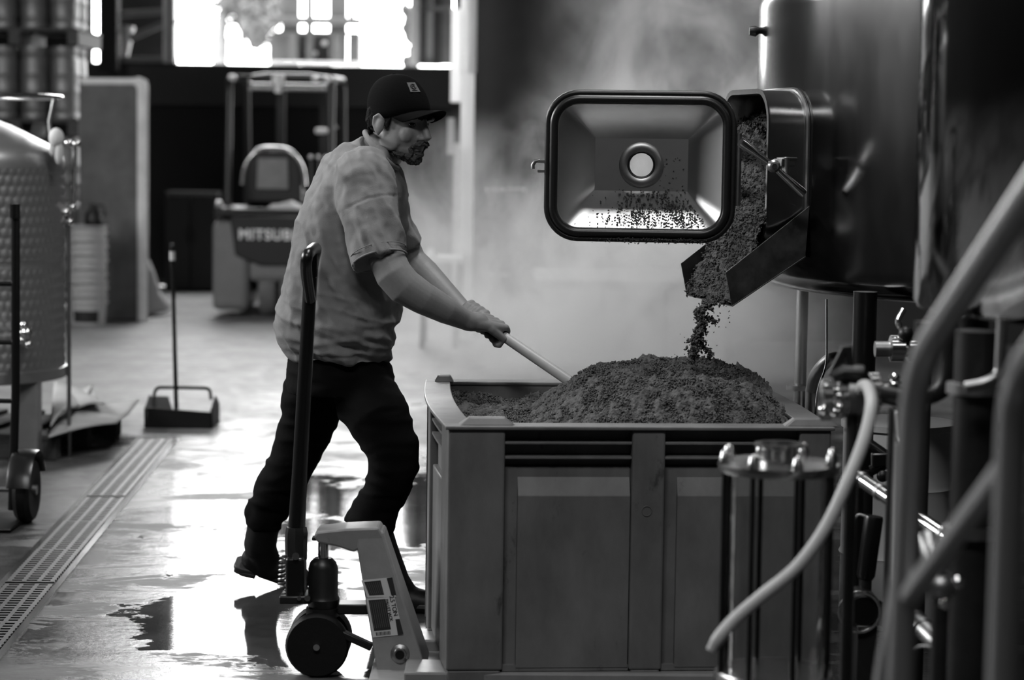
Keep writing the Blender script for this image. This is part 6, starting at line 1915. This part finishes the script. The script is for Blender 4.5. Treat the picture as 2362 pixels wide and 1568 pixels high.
MB().tube(bend([dq(0.08, 0.13, 0.135), dq(0.10, 0.16, 0.19), dq(0.90, 0.16, 0.19), dq(0.93, 0.13, 0.135)], 0.03), 0.009, 10).build('yoke', 'black_plastic', dpan_)
pt0 = PY(397, 563, dp.y + 0.16); pb_ = PY(407, 935, dp.y + 0.16)
MB().tube([pb_ + V((0, 0, -0.05)), pb_.lerp(pt0, 0.85), pb_.lerp(pt0, 0.86), pt0], [0.012, 0.010, 0.014, 0.012], 12).build('pole', 'black_plastic', dpan_)
MB().tube([pb_.lerp(pt0, 0.90), pb_.lerp(pt0, 0.955)], 0.0148, 12).build('grip_band', 'bucket_white', dpan_)

# ================================================================== TABLE AND WALL FITTINGS behind the steam
tY = 16.0
tz = PY(1040, 600, tY).z
tb = thing('side_table', 'small pale-topped work table standing behind the person', 'table', (PY(1030, 780, tY).x, tY, 0))
xa_, xb2 = PY(978, 600, tY).x, PY(1072, 600, tY).x
MB().box(((xa_ + xb2) / 2, tY + 0.2, tz), (xb2 - xa_, 0.5, 0.04)).build('top', 'outside_pale', tb, smooth=False, bevel=0.006)
for x in (xa_ + 0.02, xb2 - 0.03):
    for yy in (-0.02, 0.42):
        MB().tube([V((x - 0.03, tY + yy, 0)), V((x, tY + yy, tz))], [0.018, 0.022], 10).build('leg', 'dark_steel', tb)
rag(978, 1012, 572, 598, 'pale crumpled cloth on the small work table', tY + 0.1, 12, 'cloth')
for i, (px, py, w2, lab) in enumerate(((1125, 437, 85, 'upper steel pull bar on the dark wall'), (1125, 633, 50, 'lower steel pull bar on the dark wall'))):
    Y_ = YW - 0.06
    a, b_ = PY(px, py, Y_), PY(px + w2, py, Y_)
    wb_ = thing('wall_bar', lab, 'bar', tuple(a))
    MB().tube([a, b_], 0.014, 10).build('bar', 'dull_steel', wb_)
    for q in (a, b_.lerp(a, 0.55), b_):
        MB().ell(q + V((0, -0.005, 0)), 0.021, seg=10, rings=6).build('mount', 'bright_steel', wb_)
        MB().rod(q, q + V((0, 0.07, 0)), 0.010, 8).build('standoff', 'dull_steel', wb_)
# long counter with panel doors against the wall, veiled by steam
cz = PY(1400, 640, 14.5).z
cx0, cx1 = PY(1232, 640, 14.5).x, PY(1700, 640, 14.5).x
ct = thing('counter', 'long grey counter with panel doors, veiled by the steam', 'counter', ((cx0 + cx1) / 2, 14.8, 0))
MB().box(((cx0 + cx1) / 2, 14.85, cz / 2 - 0.02), (cx1 - cx0 - 0.06, 0.62, cz - 0.04)).build('carcass', 'wall_dark', ct, smooth=False, bevel=0.01)
MB().box(((cx0 + cx1) / 2, 14.82, cz), (cx1 - cx0, 0.72, 0.04)).build('worktop', 'outside_pale', ct, smooth=False, bevel=0.006)
for k_ in range(3):
    ww = (cx1 - cx0 - 0.10) / 3
    d_ = MB().box((cx0 + 0.05 + ww * (k_ + 0.5), 14.525, cz * 0.47), (ww - 0.03, 0.03, cz * 0.8)).build('door', 'grey_paint', ct, smooth=False, bevel=0.008)
    MB().rod((cx0 + 0.05 + ww * (k_ + 0.85), 14.495, cz * 0.6), (cx0 + 0.05 + ww * (k_ + 0.85), 14.495, cz * 0.75), 0.008, 8).build('handle', 'dull_steel', d_)

# ================================================================== OUTSIDE, on the dock
oY = 25.0
def O(px, py, Y=oY):
    return PY(px, py, Y)
ms = thing('lift_mast', 'tall grey lift truck mast standing outside on the dock', 'lift truck', (O(728, 150).x, oY, ZD))
def obox(px0, px1, py0, py1, Y, dep, nm, m_, parent, bev=0.01):
    a, b_ = PY(px0, py0, Y), PY(px1, py1, Y)
    zb_ = max(b_.z, ZD) if py1 < 200 else ZD
    return MB().box(((a.x + b_.x) / 2, Y, (a.z + zb_) / 2), (b_.x - a.x, dep, a.z - zb_)).build(nm, m_, parent, smooth=False, bevel=bev)
for a, b_ in ((652, 690), (708, 722), (762, 800)):
    obox(a, b_, -260, 150, oY, 0.10, 'mast_rail', 'outside_grey', ms)
obox(620, 834, 38, 58, oY - 0.10, 0.10, 'cross_beam', 'outside_grey', ms)
obox(630, 828, 72, 82, oY - 0.06, 0.08, 'cross_beam', 'outside_grey', ms)
obox(624, 652, 78, 150, oY + 0.1, 0.3, 'side_frame', 'outside_grey', ms); obox(668, 685, 78, 150, oY - 0.05, 0.1, 'side_frame', 'outside_grey', ms)
obox(770, 786, 78, 150, oY - 0.05, 0.1, 'side_frame', 'outside_grey', ms); obox(806, 832, 78, 150, oY + 0.1, 0.3, 'side_frame', 'outside_grey', ms)
obox(690, 764, 76, 150, oY + 0.25, 0.3, 'engine_panel', 'fascia', ms)
obox(622, 836, 140, 151, oY - 0.12, 0.14, 'fork_bar', 'outside_pale', ms)
for px, py in ((712, 102), (748, 100), (726, 124)):
    MB().ell(PY(px, py, oY + 0.08), (0.03, 0.03, 0.03), seg=10, rings=6).build('lamp', 'outside_pale', ms)
for a in (646, 806):
    obox(a, a + 12, -260, 40, oY + 0.05, 0.06, 'guard_post', 'outside_grey', ms)
# tree
tY_ = 38.0
tr_t = thing('tree', 'tree with pale trunk and loose foliage outside the loading door', 'tree', (PY(508, 150, tY_).x, tY_, ZD))
tb0 = PY(506, 150, tY_); tb0.z = ZD
MB().tube(spline([tb0, PY(508, 110, tY_), PY(512, 60, tY_), PY(516, 10, tY_), PY(530, -120, tY_)], 6), [0.16] * 3 + [0.13] * 6 + [0.10] * 8 + [0.06] * 8, 12).build('trunk', 'bark', tr_t)
MB().tube([PY(508, 72, tY_), PY(492, 76, tY_), PY(472, 68, tY_)], [0.05, 0.035, 0.015], 8).build('branch', 'bark', tr_t)
nl = 2600
ctr = [(565, 20, 55, 45), (600, 45, 40, 45), (545, 0, 60, 40), (590, 80, 28, 30), (620, 10, 40, 60), (560, -60, 90, 60)]
lp = []
for _ in range(nl):
    c_ = ctr[int(RNG.integers(0, len(ctr)))]
    q = PY(c_[0] + RNG.normal(0, c_[2] * 0.45), c_[1] + RNG.normal(0, c_[3] * 0.45), tY_)
    lp.append((q.x, q.y + RNG.normal(0, 0.5), q.z))
cs, cf = clumps(np.array(lp), RNG.uniform(0.035, 0.08, nl), 33)
o = np_object('foliage', cs, cf, 'foliage', tr_t); o['kind'] = 'stuff'
# barrier with slanted arm and white bollard at the dock edge
ba_ = thing('dock_barrier', 'white bollard with slanted barrier arm before the black infill panel', 'barrier', (PY(288, 140, 22.35).x, 22.3, ZD))
qb = PY(288, 145, 22.32); qt = PY(292, 85, 22.32)
MB().tube([V((qb.x, qb.y, ZD + 0.06)), qt, PY(294, 60, 22.32)], [0.035, 0.06, 0.075], 14).build('bollard', 'outside_pale', ba_)
MB().beam(PY(276, 33, 22.3), PY(380, 26, 22.25), 0.05, 0.06).build('arm', 'outside_grey', ba_, bevel=0.005)
MB().beam(PY(300, 88, 22.3), PY(382, 52, 22.25), 0.05, 0.06).build('arm', 'outside_grey', ba_, bevel=0.005)
MB().rod(PY(398, 55, 22.1), PY(438, 36, 22.1), 0.014, 8).build('arm_tip', 'dark_steel', ba_)
# open door leaf at the right of the opening
dl = thing('dock_door_leaf', 'pale framed door leaf at the right end of the dock', 'door', (PY(995, 150, 23.2).x, 23.2, ZD))
def dbox(a, b_, c_, d_, nm, m_, Y=23.2, dep=0.05):
    return obox(a, b_, c_, d_, Y, dep, nm, m_, dl, 0.006)
dbox(950, 966, -300, 150, 'stile', 'outside_pale'); dbox(1018, 1044, -300, 150, 'stile', 'outside_grey')
dbox(966, 1018, -300, 150, 'panel', 'outside_pale', 23.23, 0.02)
dbox(966, 1018, 138, 151, 'rail', 'outside_grey'); dbox(966, 1040, 14, 26, 'rail', 'outside_grey', 23.16); dbox(974, 982, -300, 150, 'bar', 'dark_steel', 23.14, 0.03)
dbox(1003, 1018, -300, 150, 'stile', 'fascia', 23.18)
gp_ = MB()
for i in range(30):
    gp_.ell(PY(948 + RNG.normal(0, 8), 60 + RNG.uniform(-60, 85), 23.6), (0.06, 0.05, 0.07), seg=7, rings=5)
tag(gp_.build('hanging_plant', 'outside_grey', origin=tuple(PY(948, 100, 23.6))), 'hazy grey climbing plant beside the pale door leaf', 'plant', kind='stuff')

# ================================================================== STEAM
def steam(name, lo, hi, density, label, core, seed):
    c = (V(lo) + V(hi)) / 2
    o = MB().box(c, V(hi) - V(lo)).build(name, 'wall_dark', origin=tuple(c), smooth=False)
    m = bpy.data.materials.new(name)
    m.use_nodes = True
    nt = m.node_tree; L = nt.links
    for n in list(nt.nodes):
        nt.nodes.remove(n)
    out = nt.nodes.new('ShaderNodeOutputMaterial')
    pv = nt.nodes.new('ShaderNodeVolumePrincipled')
    pv.inputs['Color'].default_value = (1, 1, 1, 1); pv.inputs['Anisotropy'].default_value = 0.55
    tc = nt.nodes.new('ShaderNodeTexCoord')
    mp = nt.nodes.new('ShaderNodeMapping'); mp.inputs['Location'].default_value = (seed, seed * 0.7, 0)
    L.new(tc.outputs['Object'], mp.inputs['Vector'])
    mp.inputs['Scale'].default_value = (1, 1, 0.8)
    def tex(scale, detail, rough, dist):
        n = nt.nodes.new('ShaderNodeTexNoise')
        n.inputs['Scale'].default_value = scale; n.inputs['Detail'].default_value = detail
        n.inputs['Roughness'].default_value = rough; n.inputs['Distortion'].default_value = dist
        L.new(mp.outputs['Vector'], n.inputs['Vector'])
        return n.outputs['Fac']
    def rng(v, a, b_, c_, d_):
        r = nt.nodes.new('ShaderNodeMapRange'); r.interpolation_type = 'SMOOTHSTEP'
        for k, x in zip(('From Min', 'From Max', 'To Min', 'To Max'), (a, b_, c_, d_)):
            r.inputs[k].default_value = x
        L.new(v, r.inputs['Value'])
        return r.outputs['Result']
    big = tex(3.1, 6.0, 0.64, 1.0)
    thick, thin = rng(big, 0.38, 0.62, 0.16, 1.0), rng(big, 0.45, 0.62, 0.02, 1.0)
    # plume falls off away from its core (ellipsoid in metres)
    def v3(op, a, b_):
        n = nt.nodes.new('ShaderNodeVectorMath'); n.operation = op
        L.new(a, n.inputs[0]); n.inputs[1].default_value = b_
        return n
    total = None
    for (cx, cy, cz_, rx, ry, rz_, wgt) in core:
        s = v3('SUBTRACT', tc.outputs['Object'], (cx - c.x, cy - c.y, cz_ - c.z))
        d = v3('DIVIDE', s.outputs[0], (rx, ry, rz_))
        ln = nt.nodes.new('ShaderNodeVectorMath'); ln.operation = 'LENGTH'; L.new(d.outputs[0], ln.inputs[0])
        f = nt.nodes.new('ShaderNodeMapRange'); f.interpolation_type = 'SMOOTHSTEP'
        for k, x in zip(('From Min', 'From Max', 'To Min', 'To Max'), (0.15, 1.0, wgt, 0.0)):
            f.inputs[k].default_value = x
        L.new(ln.outputs['Value'], f.inputs['Value'])
        g_ = nt.nodes.new('ShaderNodeMath'); g_.operation = 'MULTIPLY'
        L.new(f.outputs['Result'], g_.inputs[0]); L.new(thick if wgt >= 1.0 else thin, g_.inputs[1])
        if total is None:
            total = g_.outputs[0]
        else:
            a = nt.nodes.new('ShaderNodeMath'); a.operation = 'ADD'
            L.new(total, a.inputs[0]); L.new(g_.outputs[0], a.inputs[1]); total = a.outputs[0]
    m2 = nt.nodes.new('ShaderNodeMath'); m2.operation = 'MULTIPLY'; m2.inputs[1].default_value = density
    L.new(total, m2.inputs[0])
    L.new(m2.outputs[0], pv.inputs['Density'])
    L.new(pv.outputs['Volume'], out.inputs['Volume'])
    o.data.materials.clear(); o.data.materials.append(m)
    return tag(o, label, 'steam', kind='stuff')
steam('steam_cloud', (-0.75, 6.78, 0.66), (1.55, 9.6, 3.0), 4.2, 'drifting cloud of white steam rising behind the heaped bin',
      ((0.34, 7.7, 0.78, 1.0, 0.95, 0.62, 1.0), (0.72, 8.0, 1.75, 0.80, 1.1, 0.95, 0.35), (-0.15, 7.8, 1.15, 0.45, 0.8, 0.45, 0.5), (0.50, 7.7, 1.32, 0.7, 0.8, 0.48, 0.85)), 3.1)
